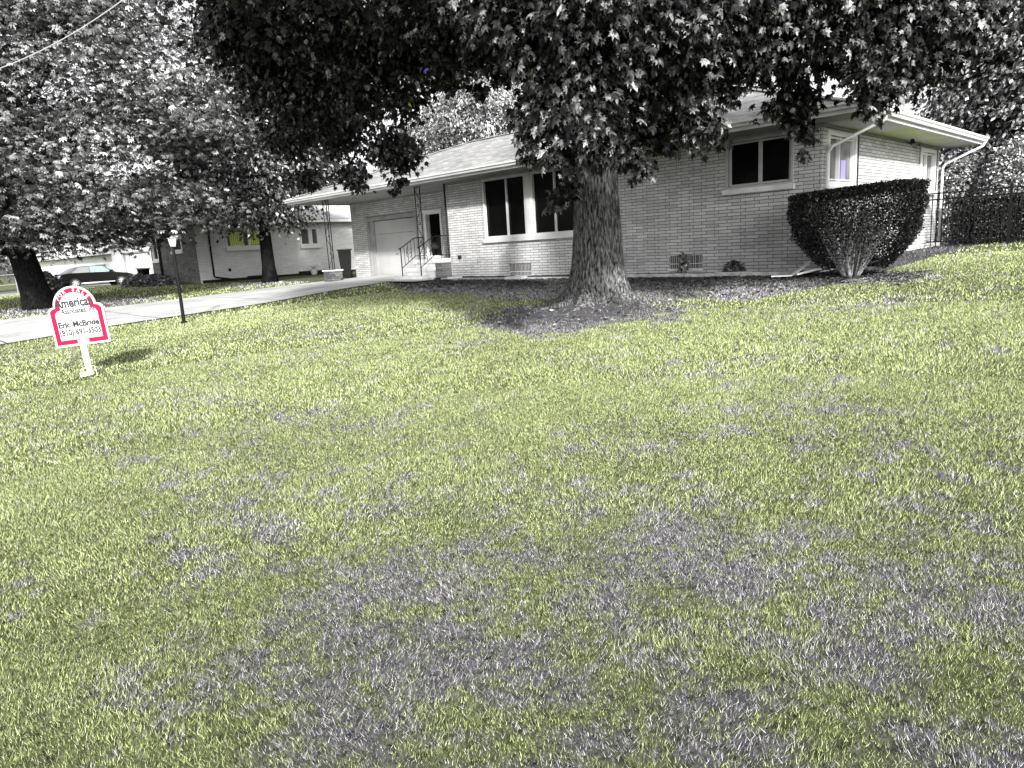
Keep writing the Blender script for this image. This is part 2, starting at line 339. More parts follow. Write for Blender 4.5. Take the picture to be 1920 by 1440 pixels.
vb = coords(M_block, 'UV'); wv = N(M_block, 'ShaderNodeTexWave'); wv.inputs['Scale'].default_value = 6; wv.inputs['Distortion'].default_value = 1.2; L(M_block, vb, wv.inputs[0]); rb = ramp(M_block, [(.2, .05), (.8, .32)], wv.outputs[0]); L(M_block, rb.outputs[0], bsdf(M_block).inputs['Base Color'])

def wall_holes(mb, axis, c, u0, u1, z0, z1, holes, depth, sgn, mi=0):
    """wall face at coordinate c of `axis` ('y': runs along x); reveals go `depth` inwards (direction sgn)"""
    us = sorted({u0, u1, *[h[0] for h in holes], *[h[1] for h in holes]}); zs = sorted({z0, z1, *[h[2] for h in holes], *[h[3] for h in holes]})
    P = (lambda u, z, d=0: (u, c+sgn*d, z)) if axis == 'y' else (lambda u, z, d=0: (c+sgn*d, u, z))
    inh = lambda u, z: any(h[0] < u < h[1] and h[2] < z < h[3] for h in holes)
    for i in range(len(us)-1):
        for j in range(len(zs)-1):
            if not inh((us[i]+us[i+1])/2, (zs[j]+zs[j+1])/2):
                mb.add([P(us[i], zs[j]), P(us[i+1], zs[j]), P(us[i+1], zs[j+1]), P(us[i], zs[j+1])], [(0, 1, 2, 3)], mi)
    for a, b, d, e in holes:
        for (p, q) in (((a, d), (b, d)), ((b, d), (b, e)), ((b, e), (a, e)), ((a, e), (a, d))):
            mb.add([P(*p), P(*q), P(*q, depth), P(*p, depth)], [(0, 1, 2, 3)], mi)
def frame_y(mb, x0, x1, z0, z1, y0, y1, w, mi=0):     # picture-frame of four bars, in a y-plane
    mb.box(x0, x0+w, y0, y1, z0, z1, mi); mb.box(x1-w, x1, y0, y1, z0, z1, mi)
    mb.box(x0+w, x1-w, y0, y1, z0, z0+w, mi); mb.box(x0+w, x1-w, y0, y1, z1-w, z1, mi)
def frame_x(mb, y0, y1, z0, z1, x0, x1, w, mi=0):
    mb.box(x0, x1, y0, y0+w, z0, z1, mi); mb.box(x0, x1, y1-w, y1, z0, z1, mi)
    mb.box(x0, x1, y0+w, y1-w, z0, z0+w, mi); mb.box(x0, x1, y0+w, y1-w, z1-w, z1, mi)

# ------------------------------------------------------------------ the brick ranch house
house = thing('brick_house', 'pale brick ranch house with low hip roof and black windows behind the big maple', 'house', (-14, 14, -.8))
b = MB(); ZB = -1.1
w1 = (-14.62, -11.05, .26, 1.86); w2 = (-7.36, -5.95, .90, 1.86); bwa = (-13.75, -12.93, -.76, -.44); bwb = (-8.73, -7.9, -.68, -.40)
wall_holes(b, 'y', FY, BX, SX, ZB, ZS, [w1, w2, bwa, bwb], .12, 1)
b.add([(BX, FY, ZB), (BX, RY+.3, ZB), (BX, RY+.3, ZS), (BX, FY, ZS)], [(0, 3, 2, 1)])
front = b.build('front_wall', M_brick, house)
b = MB(); sw1 = (14.20, 15.72, .80, 1.82); sw2 = (20.15, 21.45, .80, 1.82)
wall_holes(b, 'x', SX, FY, BY, ZB, ZS, [sw1, sw2], .12, -1); b.box(LX+.01, SX-.13, BY-.1, BY, ZB, ZS)
side = b.build('side_wall', M_brick, house)
b = MB(); gd = (-22.25, -19.35, -.86, 1.36); ed = (-18.9, -18.0, -.22, 1.30)
wall_holes(b, 'y', RY, LX, BX, ZB, ZS, [gd, ed], .14, 1); b.add([(LX, RY, ZB), (LX, BY, ZB), (LX, BY, ZS), (LX, RY, ZS)], [(0, 3, 2, 1)])
b.build('porch_wall', M_brick, house)
# corner trim strip beside bay and down the left edge of picture window
# picture window
fr = MB()
y0, y1 = FY-.03, FY+.10
frame_y(fr, w1[0], -12.99, w1[2], w1[3], y0, y1, .06); frame_y(fr, -12.80, w1[1], w1[2], w1[3], y0, y1, .06)
fr.box(-12.99, -12.80, y0-.02, y1, w1[2], w1[3])
fr.box(-13.74, -13.71, y0+.02, y1, w1[2]+.06, w1[3]-.06); fr.box(-12.04, -12.01, y0+.02, y1, w1[2]+.06, w1[3]-.06)
win = fr.build('window', M_trim, house)
sl_ = MB(); sl_.box(w1[0]-.05, w1[1]+.05, FY-.07, FY+.05, .15, .258); sl_.build('sill', M_trim, win)
g = MB(); g.box(w1[0]+.05, -13.0, FY+.055, FY+.07, w1[2]+.05, w1[3]-.05); g.box(-12.79, w1[1]-.05, FY+.055, FY+.07, w1[2]+.05, w1[3]-.05); g.build('pane', M_glass, win)
tr = MB(); tr.box(w1[0]-.035, w1[0]-.003, FY-.006, FY+.05, w1[2], w1[3]); tr.build('caulk_gap', M_dark, win)
# header board above picture window
# bedroom window
fr = MB(); frame_y(fr, w2[0], w2[1], w2[2], w2[3], FY-.03, FY+.10, .045); frame_y(fr, w2[0]+.07, w2[1]-.06, w2[2]+.055, w2[3]-.055, FY+.01, FY+.1, .035); fr.box(-6.67, -6.60, FY+.02, FY+.1, w2[2]+.05, w2[3]-.05)
win = fr.build('window', noisy('grey_window_frame', .36, .44, 3, .5, .4), house)
sl_ = MB(); sl_.box(w2[0]-.05, w2[1]+.03, FY-.07, FY+.05, .80, .898); sl_.build('sill', M_conc, win)
g = MB(); g.box(w2[0]+.04, w2[1]-.04, FY+.055, FY+.07, w2[2]+.04, w2[3]-.04); g.build('pane', M_glass, win)
# side windows
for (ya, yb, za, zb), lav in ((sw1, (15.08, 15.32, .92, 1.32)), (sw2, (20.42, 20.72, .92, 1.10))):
    fr = MB(); frame_x(fr, ya, yb, za, zb, SX-.10, SX+.03, .09); fr.box(SX-.1, SX+.015, (ya+yb)/2-.16, (ya+yb)/2-.13, za+.09, zb-.09); frame_x(fr, ya+.12, yb-.12, za+.11, zb-.11, SX-.1, SX+.0, .03)
    win = fr.build('window', M_white, house)
    s_ = MB(); s_.box(SX-.05, SX+.08, ya-.05, yb+.05, za-.10, za-.003); s_.build('sill', M_white, win)
    g = MB(); g.box(SX-.07, SX-.055, ya+.08, yb-.08, za+.08, zb-.08); g.build('pane', M_glass2, win)
    g = MB(); g.box(SX-.0545, SX-.05, lav[0], lav[1], lav[2], lav[3]); g.build('curtain_or_reflection', M_lav, win)  # thin lavender slip over the pane, a painted reflection
    s_ = MB(); s_.box(SX+.002, SX+.03, yb+.01, yb+.10, za, zb); s_.build('shutter_strip', M_dark, win)
# basement glass-block windows
for a, bb_, c_, d_ in (bwa, bwb):
    g = MB(); n = 5 if a < -10 else 6; w = (bb_-a)/n
    for k in range(n):
        g.box(a+k*w+.006, a+(k+1)*w-.006, FY+.02, FY+.09, c_+.11, d_-.004); g.box(a+k*w+.006, a+(k+1)*w-.006, FY+.02, FY+.09, c_+.0, c_+.095)
    win = g.build('basement_window', M_block, house)
    g = MB(); g.box(a, bb_, FY+.03, FY+.08, c_+.094, c_+.111); g.box(a-.02, bb_+.02, FY-.03, FY+.05, c_-.05, c_-.004); g.build('sill', M_conc, win)
# garage door
g = MB(); zb, zt = -.80, 1.18
hh = [zb, zb+.99, zt] ; hh = [zb, .72, zt]
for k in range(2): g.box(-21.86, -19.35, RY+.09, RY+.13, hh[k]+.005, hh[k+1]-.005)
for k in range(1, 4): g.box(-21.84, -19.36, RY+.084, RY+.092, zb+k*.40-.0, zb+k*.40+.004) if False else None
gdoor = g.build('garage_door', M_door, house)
g = MB(); g.box(-20.72, -20.60, RY+.06, RY+.085, -.02, .0); g.build('handle', M_iron, gdoor)
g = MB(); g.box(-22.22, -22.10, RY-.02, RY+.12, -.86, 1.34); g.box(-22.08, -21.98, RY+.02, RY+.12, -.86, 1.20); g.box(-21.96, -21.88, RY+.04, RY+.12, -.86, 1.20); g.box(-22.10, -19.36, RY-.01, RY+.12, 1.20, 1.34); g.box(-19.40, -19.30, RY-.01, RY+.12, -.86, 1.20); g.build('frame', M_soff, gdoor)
# entry door
g = MB(); g.box(-18.80, -18.10, RY+.08, RY+.12, -.20, 1.20); door = g.build('entry_door', M_glass, house)
g = MB(); frame_y(g, -18.9, -18.0, -.22, 1.30, RY-.03, RY+.10, .09); g.box(-18.93, -17.97, RY-.05, RY+.02, 1.30, 1.345); g.build('frame', M_white, door)
g = MB(); g.box(-18.79, -18.72, RY+.05, RY+.08, -.2, 1.2); g.box(-18.18, -18.11, RY+.05, RY+.08, -.2, 1.2); g.build('storm_stile', noisy('storm_frame', .2, .3, 5), door)
g = MB(); g.lathe([(.0, -.012), (.028, -.01), (.03, .015), (.01, .03)], 12, (-18.2, RY+.03, .42)); g.lathe([(.0, 0), (.12, .02), (.17, .10), (.12, .2), (0, .24)], 14, (-18.42, RY+.0, .08)); g.build('door_knocker_wreath', mat('dark_wreath', (.03, .03, .03), .9), door)
# roof: hip, eaves to x -23.7..-4.5, y 13.1..22.9
ex0, ex1, ey0, ey1, ez = -23.72, -4.55, 13.1, 22.35, 2.06; hr = (ey1-ey0)/2; rz = 3.66; ym = (ey0+ey1)/2
A, B_, C_, D_ = (ex0, ey0, ez), (ex1, ey0, ez), (ex1, ey1, ez), (ex0, ey1, ez); E_, F_ = (ex0+hr, ym, rz), (ex1-hr, ym, rz)
b = MB(); b.add([A, B_, C_, D_, E_, F_], [(0, 1, 5, 4), (1, 2, 5), (2, 3, 4, 5), (3, 0, 4)])
roof = b.build('roof', M_roof, house)
b = MB()
for p, q in ((A, E_), (B_, F_), (C_, F_), (D_, E_), (E_, F_)): b.obox((p[0], p[1], p[2]+.012), (q[0], q[1], q[2]+.012), .20, .02)
b.build('ridge_cap', M_roof, roof)
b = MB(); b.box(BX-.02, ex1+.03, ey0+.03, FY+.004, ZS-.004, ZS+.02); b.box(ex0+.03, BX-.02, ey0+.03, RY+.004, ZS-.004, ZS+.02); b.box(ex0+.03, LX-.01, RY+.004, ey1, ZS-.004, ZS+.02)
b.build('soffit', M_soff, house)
b = MB(); b.box(SX-.004, ex1-.03, FY+.006, ey1-.03, ZS-.003, ZS+.018); b.build('soffit', M_soff2, house)
# fascia boards and gutters
b = MB(); b.box(ex0, ex1, ey0, ey0+.028, ZS-.02, ez-.004); b.box(ex1-.028, ex1, ey0+.03, ey1, ZS-.02, ez-.004); b.box(ex0, ex0+.028, ey0+.03, ey1, ZS-.02, ez-.004)
fas = b.build('fascia', M_trim, house)
def gutter(mb, p, q, outward):
    o_ = Vector(outward); prof = [(0, .0), (.07, .0), (.095, .05), (.125, .075), (.125, .105), (.105, .105), (.105, .085), (.0, .02)]
    prof = [(0, -.005), (.075, -.005), (.09, .035), (.12, .06), (.12, .10), (0, .10)]
    vs = [Vector(e)+o_*a+Vector((0, 0, z_-.02)) for e in (p, q) for a, z_ in prof]; n = len(prof)
    mb.add(vs, [(i, (i+1) % n, (i+1) % n+n, i+n) for i in range(n)]+[tuple(range(n))[::-1], tuple(range(n, 2*n))])
b = MB(); gutter(b, (ex0-.02, ey0-.002, 1.99), (ex1+.12, ey0-.002, 1.99), (0, -1, 0)); b.build('gutter', M_trim, fas)
b = MB(); gutter(b, (ex1+.002, ey0+.002, 1.99), (ex1+.002, ey1+.03, 1.99), (1, 0, 0)); b.build('gutter', M_white, fas)
# corner wall mouldings under the soffit
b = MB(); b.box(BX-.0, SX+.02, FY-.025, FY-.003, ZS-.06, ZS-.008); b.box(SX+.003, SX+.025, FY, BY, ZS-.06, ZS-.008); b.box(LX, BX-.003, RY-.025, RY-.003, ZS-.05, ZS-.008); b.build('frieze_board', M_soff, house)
# downspouts
b = MB(); b.tube([(ex1+.06, 14.55, 1.95), (ex1+.05, 14.5, 1.88), (SX+.14, 14.10, 1.50), (SX+.07, 14.07, 1.38), (SX+.06, 14.07, -.66)], [.028, .028, .031, .031, .031], 8)
for z_ in (1.5, .5): b.box(SX+.003, SX+.11, 14.02, 14.12, z_, z_+.03)
b.build('downspout', M_trim, house)
b = MB(); b.tube([(ex1+.06, ey1-.1, 1.95), (ex1+.03, ey1-.15, 1.86), (SX+.12, 21.93, 1.50), (SX+.07, 21.90, 1.38), (SX+.07, 21.90, -.5), (SX+.3, 21.9, -.6)], [.03, .03, .034, .034, .036, .036], 8)
b.build('downspout', M_white, house)
b = MB(); b.box(SX+.002, SX+.17, 21.62, 21.98, -.75, -.52); b.build('foundation_ledge', M_conc, house); b = MB(); b.box(SX+.002, SX+.10, 20.9, 21.3, -.9, -.60); b.build('foundation_vent', M_conc, house)
# loose cable and lamp under side soffit
b = MB(); b.tube([(SX+.02, 18.9, ZS-.03), (SX+.10, 18.95, ZS-.10), (SX+.06, 19.5, ZS-.16), (SX+.05, 19.7, ZS-.06), (SX+.05, 19.82, ZS-.03), (SX+.04, 19.95, ZS-.14), (SX+.03, 19.98, ZS-.5)], .008, 6); b.build('cable', M_iron, house)
b = MB(); b.lathe([(.03, 0), (.05, -.05), (.07, -.10), (.02, -.11)], 12, (SX+.18, 18.8, ZS-.005)); b.build('flood_lamp', M_dark, house)
# small fittings on the front wall
b = MB(); b.box(-15.78, -15.67, FY-.05, FY-.002, -.25, -.15); b.build('outlet_box', M_dark, house)
b = MB(); b.prism([(-15.01, -.36), (-14.90, -.36), (-14.955, -.28)], FY-.03, FY-.002); b.build('wall_vent', M_soff, house); b = MB(); b.tube([(-9.95, FY, -.30), (-9.95, FY-.06, -.30), (-9.95, FY-.08, -.34)], .02, 8); b.build('tap', M_soff, house)
b = MB(); b.tube([(BX-.035, FY-.03, -.86), (BX-.035, FY-.03, ZS-.01)], .026, 8); b.build('corner_pipe', M_dark, house)
# steps
b = MB(); b.box(-17.45, BX-.01, 13.62, RY-.01, -.33, -.215); b.box(-17.45, -16.42, 13.30, 13.62, -.56, -.45); b.box(-17.60, -16.42, 12.98, 13.28, -.9, -.675)
b.box(-17.42, -16.45, 13.33, 13.60, -.9, -.56); b.box(-17.38, -16.46, 13.66, RY-.02, -.9, -.33)
stoop = b.build('porch_steps', M_conc, house)
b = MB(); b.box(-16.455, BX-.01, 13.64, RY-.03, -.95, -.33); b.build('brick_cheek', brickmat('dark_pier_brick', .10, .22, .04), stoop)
def railing(side_):
    b = MB(); r_ = .011; X0 = -17.38 if side_ < 0 else -16.48
    yt, yb = 13.75, 13.12; zt, zb_ = .44, .15
    b.tube([(X0, yb, -.68), (X0, yb, zb_+.02)], .016, 8); b.tube([(X0, yb-.05, zb_-.02), (X0, yb, zb_), (X0, yt-.12, zt-.02), (X0, yt, zt), (X0, yt+.25, zt)], .014, 8)
    b.lathe([(0, -.025), (.022, -.01), (.022, .012), (0, .025)], 10, (X0, yb-.05, zb_-.02))
    b.tube([(X0, yb, -.44), (X0, yt-.08, -.10), (X0, yt+.25, -.10)], .011, 6)
    n = 4
    for k in range(1, n+1):
        f_ = k/n; y = yb+(yt-.1-yb)*f_; b.tube([(X0, y, -.44+.34*f_), (X0, y, zb_+(zt-zb_)*f_-.01)], .008, 6)
    if side_ > 0:
        for k in range(1, 6): b.tube([(X0, yt+.05*k, -.10), (X0, yt+.05*k, zt)], .007, 6)
    # leaf scroll in the middle
    yc = yb+.30; zc = -.02
    for s_ in (-1, 1):
        for q in (0, 1):
            pts = [(X0, yc+s_*(.02+.075*math.sin(t)), zc-.10*q+.10*t/1.5-.02) for t in np.linspace(0, 2.6, 9)]
            b.tube(pts, .008, 5)
    b.build('railing', M_iron, stoop)
railing(-1); railing(1)
b = MB()
for k in range(6): b.tube([(-16.40+.0*k, 13.85+.22*k, -.21), (-16.40, 13.85+.22*k, .45)], .007, 6)
b.tube([(-16.40, 13.80, .45), (-16.40, 15.2, .45)], .013, 6); b.tube([(-16.40, 13.80, -.12), (-16.40, 15.2, -.12)], .010, 6); b.build('railing', M_iron, stoop)
# wrought iron porch columns
def iron_col(xc, yc, z0, z1, w):
    b = MB()
    for s_ in (-1, 0.25, 1) if w > .3 else (-1, 1): b.tube([(xc+s_*w/2, yc, z0), (xc+s_*w/2, yc, z1)], .016, 6)
    b.box(xc-w/2-.03, xc+w/2+.03, yc-.03, yc+.03, z0, z0+.012); b.box(xc-w/2-.03, xc+w/2+.03, yc-.03, yc+.03, z1-.012, z1)
    o_ = b.build('porch_column', M_iron, house)
    c = MB(); n = 4; hgt = (z1-z0)/n
    for k in range(n):
        za = z0+k*hgt; s_ = 1 if k % 2 else -1
        t = np.linspace(0, 1, 14)
        c.tube([(xc+s_*(w/2-.02)*math.cos(math.pi*u), yc, za+hgt*(.12+.76*u)) for u in t], .009, 5)
        cx, cz = xc, za+hgt*.95
        c.tube([(cx+(.055-.04*u)*math.cos(u*7), yc, cz+(.055-.04*u)*math.sin(u*7)) for u in np.linspace(0, 1, 16)], .009, 5)
        for e_ in (0, 1): c.tube([(xc+s_*(w/2-.02)*(1-2*e_)*.95+(.035-.02*u)*math.cos(u*6), yc, za+hgt*(.12+.76*e_)+(.035-.02*u)*math.sin(u*6)) for u in np.linspace(0, 1, 10)], .007, 5)
    c.build('scroll_panel', M_iron, o_)
iron_col(-17.13, 13.72, -.21, ZS-.004, .24)
iron_col(-21.78, 13.45, -.42, ZS-.004, .34)
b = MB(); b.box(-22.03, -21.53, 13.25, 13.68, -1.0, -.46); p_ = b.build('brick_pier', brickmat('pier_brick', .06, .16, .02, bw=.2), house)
b = MB(); b.box(-22.06, -21.50, 13.22, 13.71, -.46, -.42); b.build('coping', M_conc, p_)

# ------------------------------------------------------------------ planting bed
mgrav = noisy('dark_mulch', .008, .13, 26, .95, .1, bump=.03, detail=8, p0=.38, p1=.7)
bx = np.linspace(-16.3, -5.3, 120); by = np.linspace(13.38, 14.0, 8); X, Y, F = grid(bx, by)
edge = 13.42+.16*np.clip((-12-X)/4, 0, 1)*0; Yn = Y
bed = npmesh('mulch_bed', np.stack([X, Yn, H(X, Yn)+.035+.03*fbm(X*6, Yn*6, 3)], 1), F, mgrav, smooth=True); bed['kind'] = 'structure'
def curb(pts, w, h_, name, m, label, cat, grp=None):
    b = MB()
    for p, q in zip(pts[:-1], pts[1:]): b.obox((p[0], p[1], h1(*p)+h_/2), (q[0], q[1], h1(*q)+h_/2), w, h_)
    o_ = b.build(name, m); return tag(o_, label, cat, grp)
curb([(-15.9, 13.36), (-15.0, 13.30), (-14, 13.33), (-12.6, 13.36), (-11, 13.36)], .035, .06, 'bed_edging', noisy('edging_plastic', .3, .5, 5), 'thin grey lawn edging curving in front of the bed under the picture window', 'edging')
curb([(-10.8, 13.36), (-9, 13.36), (-7.6, 13.35), (-6.3, 13.38), (-5.55, 13.42)], .05, .09, 'bed_edging', noisy('edging_stone', .3, .6, 6, bump=.01), 'long low pale edging strip between maple trunk and clipped bush', 'edging')
for x, y, l, lab in ((-15.35, 13.40, .42, 'white concrete block in the bed beside the porch steps'), (-12.85, 13.30, .62, 'longer white concrete block below the left glass-block window')):
    b = MB(); z = h1(x, y); b.box(x-l/2, x+l/2, y-.10, y+.10, z-.02, z+.09); tag(b.build('concrete_block', M_conc), lab, 'block', 'concrete blocks in the bed')
# small mound shrub with tray
# downspout splash boards by the bush
def plank(a, c, w, t, lab, m=M_white):
    b = MB(); b.obox(a, c, w, t); b.obox((a[0], a[1], a[2]+t*.4), (c[0], c[1], c[2]+t*.4), w*.3, t*.5); tag(b.build('splash_board', m), lab, 'board', 'white boards leaning by the bush')
plank((-5.50, 12.95, -.79), (-5.17, 13.20, -.50), .13, .03, 'wider white board tilted up against the foot of the clipped bush')
plank((-5.32, 12.75, -.77), (-4.88, 12.92, -.66), .11, .03, 'narrower white board lying just in front of the tilted one')
plank((-5.72, 12.6, -.79), (-5.38, 12.68, -.785), .12, .02, 'short white board flat on the ground left of the bush')
# ------------------------------------------------------------------ neighbour house
NX, NY0, NY1 = -34.0, 13.9, 25.5
nh = thing('neighbour_house', 'pale brick bungalow with yellow green curtains across the driveway', 'house', (NX, 14, -.85))
M_nbrick = brickmat('neighbour_sunlit_brick', .72, .84, .5, dirt=.15)  # near-white: sunlight on this side wall put into its colour
b = MB(); wA = (15.35, 17.35, .75, 1.60); wB = (19.3, 20.35, .70, 1.58)
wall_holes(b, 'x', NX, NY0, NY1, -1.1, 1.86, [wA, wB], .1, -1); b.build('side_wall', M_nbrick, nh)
b = MB(); nw = (-36.9, -35.6, .72, 1.5); nw2 = (-39.55, -38.75, .36, 1.75)
wall_holes(b, 'y', NY0, -39.8, NX, -1.1, 1.86, [nw, nw2], .1, 1); b.add([(-39.8, NY0, -1.1), (-39.8, 19, -1.1), (-39.8, 19, 1.86), (-39.8, NY0, 1.86)], [(0, 3, 2, 1)]); b.build('front_wall', M_brick_shaded, nh)
b = MB(); gdo = (-60.0, -54.5, -1.2, 1.15); wall_holes(b, 'y', 19.0, -63, -39.8, -1.4, 1.95, [gdo], .1, 1); b.box(-63, -62.9, 19.01, 27, -1.4, 1.95); b.build('garage_wall', mat('white_siding', (.78, .78, .78), .7), nh)
b = MB()
for k in range(4): b.box(-59.98, -54.52, 19.05, 19.09, -1.15+k*.57+.006, -1.15+(k+1)*.57-.006)
gdn = b.build('garage_door', M_white, nh); b = MB(); frame_y(b, -60.1, -54.4, -1.2, 1.27, 18.94, 19.04, .12); b.build('frame', M_soff, gdn)
M_cur = mat('yellow_green_curtain', (.60, .66, .10), .8, .2); vv = coords(M_cur, 'UV'); wv = N(M_cur, 'ShaderNodeTexWave'); wv.inputs['Scale'].default_value = 3.2; wv.inputs['Distortion'].default_value = .5; wv.inputs['Detail'].default_value = 2; L(M_cur, vv, wv.inputs[0]); rr_ = ramp(M_cur, [(0, (.30, .34, .10)), (.8, (.80, .86, .22))], wv.outputs[0]); L(M_cur, rr_.outputs[0], bsdf(M_cur).inputs['Base Color'])
M_nf = mat('neighbour_frame', (.75, .75, .75), .5)
for (ya, yb, za, zb), cur in ((wA, True), (wB, False)):
    b = MB(); frame_x(b, ya, yb, za, zb, NX-.08, NX+.03, .07); ym_ = ya+(yb-ya)*(.58 if cur else .5); b.box(NX-.08, NX+.02, ym_-.035, ym_+.035, za+.07, zb-.07)
    w_ = b.build('window', M_nf, nh); b = MB(); b.box(NX-.03, NX+.10, ya-.06, yb+.06, za-.16, za-.003); b.build('sill', M_nf, w_)
    b = MB(); b.box(NX-.07, NX-.06, ya+.06, yb-.06, za+.06, zb-.06); b.build('pane', mat('neighbour_glass', (.10, .10, .10), .2, .4), w_)
    if cur:
        b = MB(); b.box(NX-.058, NX-.05, ya+.22, ym_-.22, za+.07, zb-.12); b.box(NX-.058, NX-.05, ym_+.06, yb-.1, za+.10, zb-.07); b.build('curtain_or_reflection', M_cur, w_)
    else:
        b = MB(); b.box(NX-.058, NX-.05, ym_+.08, ym_+.22, za+.07, zb-.07); b.build('curtain_or_reflection', M_nf, w_)
for (xa, xb, za, zb) in (nw, nw2):
    b = MB(); frame_y(b, xa, xb, za, zb, NY0-.03, NY0+.08, .08); w_ = b.build('window', M_nf, nh)
    b = MB(); b.box(xa-.06, xb+.06, NY0-.08, NY0+.02, za-.12, za-.003); b.build('sill', M_nf, w_); b = MB(); b.box(xa+.07, xb-.07, NY0+.05, NY0+.06, za+.07, zb-.07); b.build('pane', M_glass, w_)
def hip(x0, x1, y0, y1, z, rise, m, par, name='roof', alongy=False):
    b = MB(); hw = min(x1-x0, y1-y0)/2
    if alongy: E, F = ((x0+x1)/2, y0+hw, z+rise), ((x0+x1)/2, y1-hw, z+rise); fs = [(0, 1, 4), (1, 2, 5, 4), (2, 3, 5), (3, 0, 4, 5)]
    else: E, F = (x0+hw, (y0+y1)/2, z+rise), (x1-hw, (y0+y1)/2, z+rise); fs = [(0, 1, 5, 4), (1, 2, 5), (2, 3, 4, 5), (3, 0, 4)]
    b.add([(x0, y0, z), (x1, y0, z), (x1, y1, z), (x0, y1, z), E, F], fs); b.add([(x0, y0, z-.01), (x1, y0, z-.01), (x1, y1, z-.01), (x0, y1, z-.01)], [(0, 3, 2, 1)])
    return b.build(name, m, par)
r_ = hip(-40.4, NX+.6, NY0-.6, NY1+.6, 1.98, 1.45, M_nroof, nh, alongy=True)
b = MB(); b.box(NX+.57, NX+.62, NY0-.6, NY1+.6, 1.84, 1.965); b.box(-40.4, NX+.57, NY0-.62, NY0-.58, 1.84, 1.965); b.build('fascia', M_nf, r_)
b = MB(); b.box(NX+.005, NX+.56, NY0-.57, NY1+.6, 1.86, 1.885); b.box(-40.4, NX, NY0-.57, NY0-.003, 1.86, 1.885); b.build('soffit', M_soff, nh)
r_ = hip(-63.6, -40.5, 18.3, 28, 2.05, 1.3, M_nroof, nh)
b = MB(); b.tube([(NX+.05, 14.55, 1.8), (NX+.05, 14.55, -.55), (NX+.08, 14.6, -.62), (NX+.3, 15.1, -.72), (NX+.35, 15.5, -.82)], .045, 6); b.build('downspout', M_iron, nh)
b = MB(); b.tube([(-38.45, NY0-.06, 1.8), (-38.45, NY0-.06, -.9)], .07, 8); b.build('porch_post', M_iron, nh)
b = MB(); b.lathe([(.0, -.1), (.06, -.06), (.07, .02), (.03, .06), (0, .08)], 8, (NX+.05, 15.35, -.30)); b.build('vent_cap', M_iron, nh)
b = MB(); b.box(NX+.005, NX+.35, 16.2, 17.2, -.75, -.66); b.box(NX+.005, NX+.35, 19.0, 21.2, -.80, -.62); b.box(NX+.005, NX+.1, 14, 24, -1.0, -.72); b.build('window_well', M_dark, nh)
# planter by neighbour wall
t = thing('flower_pot', 'small white flower pot against the neighbour wall right of the young tree trunk', 'pot', (NX+.5, 19.6, h1(NX+.5, 19.6)))
b = MB(); z = h1(NX+.5, 19.6); b.lathe([(.10, 0), (.15, .05), (.19, .26), (.21, .28), (.17, .28)], 12, (NX+.5, 19.6, z)); b.build('pot', M_nf, t); b = MB()
for k in range(12):
    a = k*.52; b.tube([(NX+.5, 19.6, z+.25), (NX+.5+.1*math.cos(a), 19.6+.1*math.sin(a), z+.42), (NX+.5+.2*math.cos(a), 19.6+.2*math.sin(a), z+.45)], [.01, .014, .004], 4)
b.build('leaves', M_soff, t)
# black bin near the neighbour garage, dark bin by our garage
def wheelie(x, y, s, lab, rot):
    z = h1(x, y)+.03; t = thing('wheeled_bin', lab, 'bin', (x, y, z), rot, 'wheeled rubbish bins', local=True); m = mat('black_bin_plastic', (.004, .004, .004), .6, .15)
    b = MB(); w0, w1_, hh_ = .17*s, .24*s, 1.08*s
    v = [(-w0, -w0, .06*s), (w0, -w0, .06*s), (w0, w0, .06*s), (-w0, w0, .06*s), (-w1_, -w1_, hh_*.78), (w1_, -w1_, hh_*.78), (w1_, w1_, hh_*.78), (-w1_, w1_, hh_*.78), (-w1_, -w1_-.03, hh_*.95), (w1_, -w1_-.03, hh_*.95), (w1_, w1_, hh_*.95), (-w1_, w1_, hh_*.95)]
    f = [(0, 3, 2, 1)]+[(i+4*k, (i+1) % 4+4*k, (i+1) % 4+4*k+4, i+4*k+4) for k in range(2) for i in range(4)]+[(8, 9, 10, 11)]
    b.add(v, f); b.build('body', m, t)
    b = MB(); b.box(-w1_-.04, w1_+.04, -w1_-.07, w1_+.04, hh_*.955, hh_*1.0); b.box(-w1_, w1_, w1_+.04, w1_+.10, hh_*.9, hh_*.94); b.build('lid', m, t)
    for sx in (-1, 1):
        b = MB(); b.tube([(sx*(w0-.01), w0+.04, .12*s), (sx*(w0+.06), w0+.04, .12*s)], .12*s, 12); b.build('wheel', m, t)
    b = MB(); b.tube([(-w0, w1_+.08, hh_*.86), (w0, w1_+.08, hh_*.86)], .016, 6); b.build('handle', m, t)
wheelie(-23.4, 15.05, .98, 'tall black wheeled bin against the brick corner left of the garage door', R(57))
wheelie(-38.9, 13.1, .8, 'distant black wheeled bin behind the low shrubs by the neighbour garage', R(20))

# ------------------------------------------------------------------ distant pale garage and chain link fence at far left
fg = thing('distant_garage', 'bright white sided building far left behind the parked car', 'building', (-80, 16, -1))
b = MB(); b.box(-110, -68, 22, 29, -1.8, 1.4); b.build('wall', mat('bright_siding', (.85, .85, .85), .8), fg); hip(-111, -67, 21.2, 30, 1.45, 1.8, M_nroof, fg)
for xa_, xb_ in ((-78, -75), (-72, -71)):
    b = MB(); b.box(xa_, xb_, 21.95, 21.995, -1.4, .6); b.build('door', M_soff, fg)
fg = thing('distant_house', 'grey sided house glimpsed between the left tree trunk and its low leaves', 'house', (-66, 3, -1.3))
b = MB(); b.box(-76, -66, -2, 9, -2, 1.4)
o_ = b.build('wall', brickmat('lap_siding', .55, .6, .3, bw=4, rh=.2, ms=.012, off=0), fg); hip(-77, -65, -3, 10, 1.4, 2, M_nroof, fg, alongy=True)
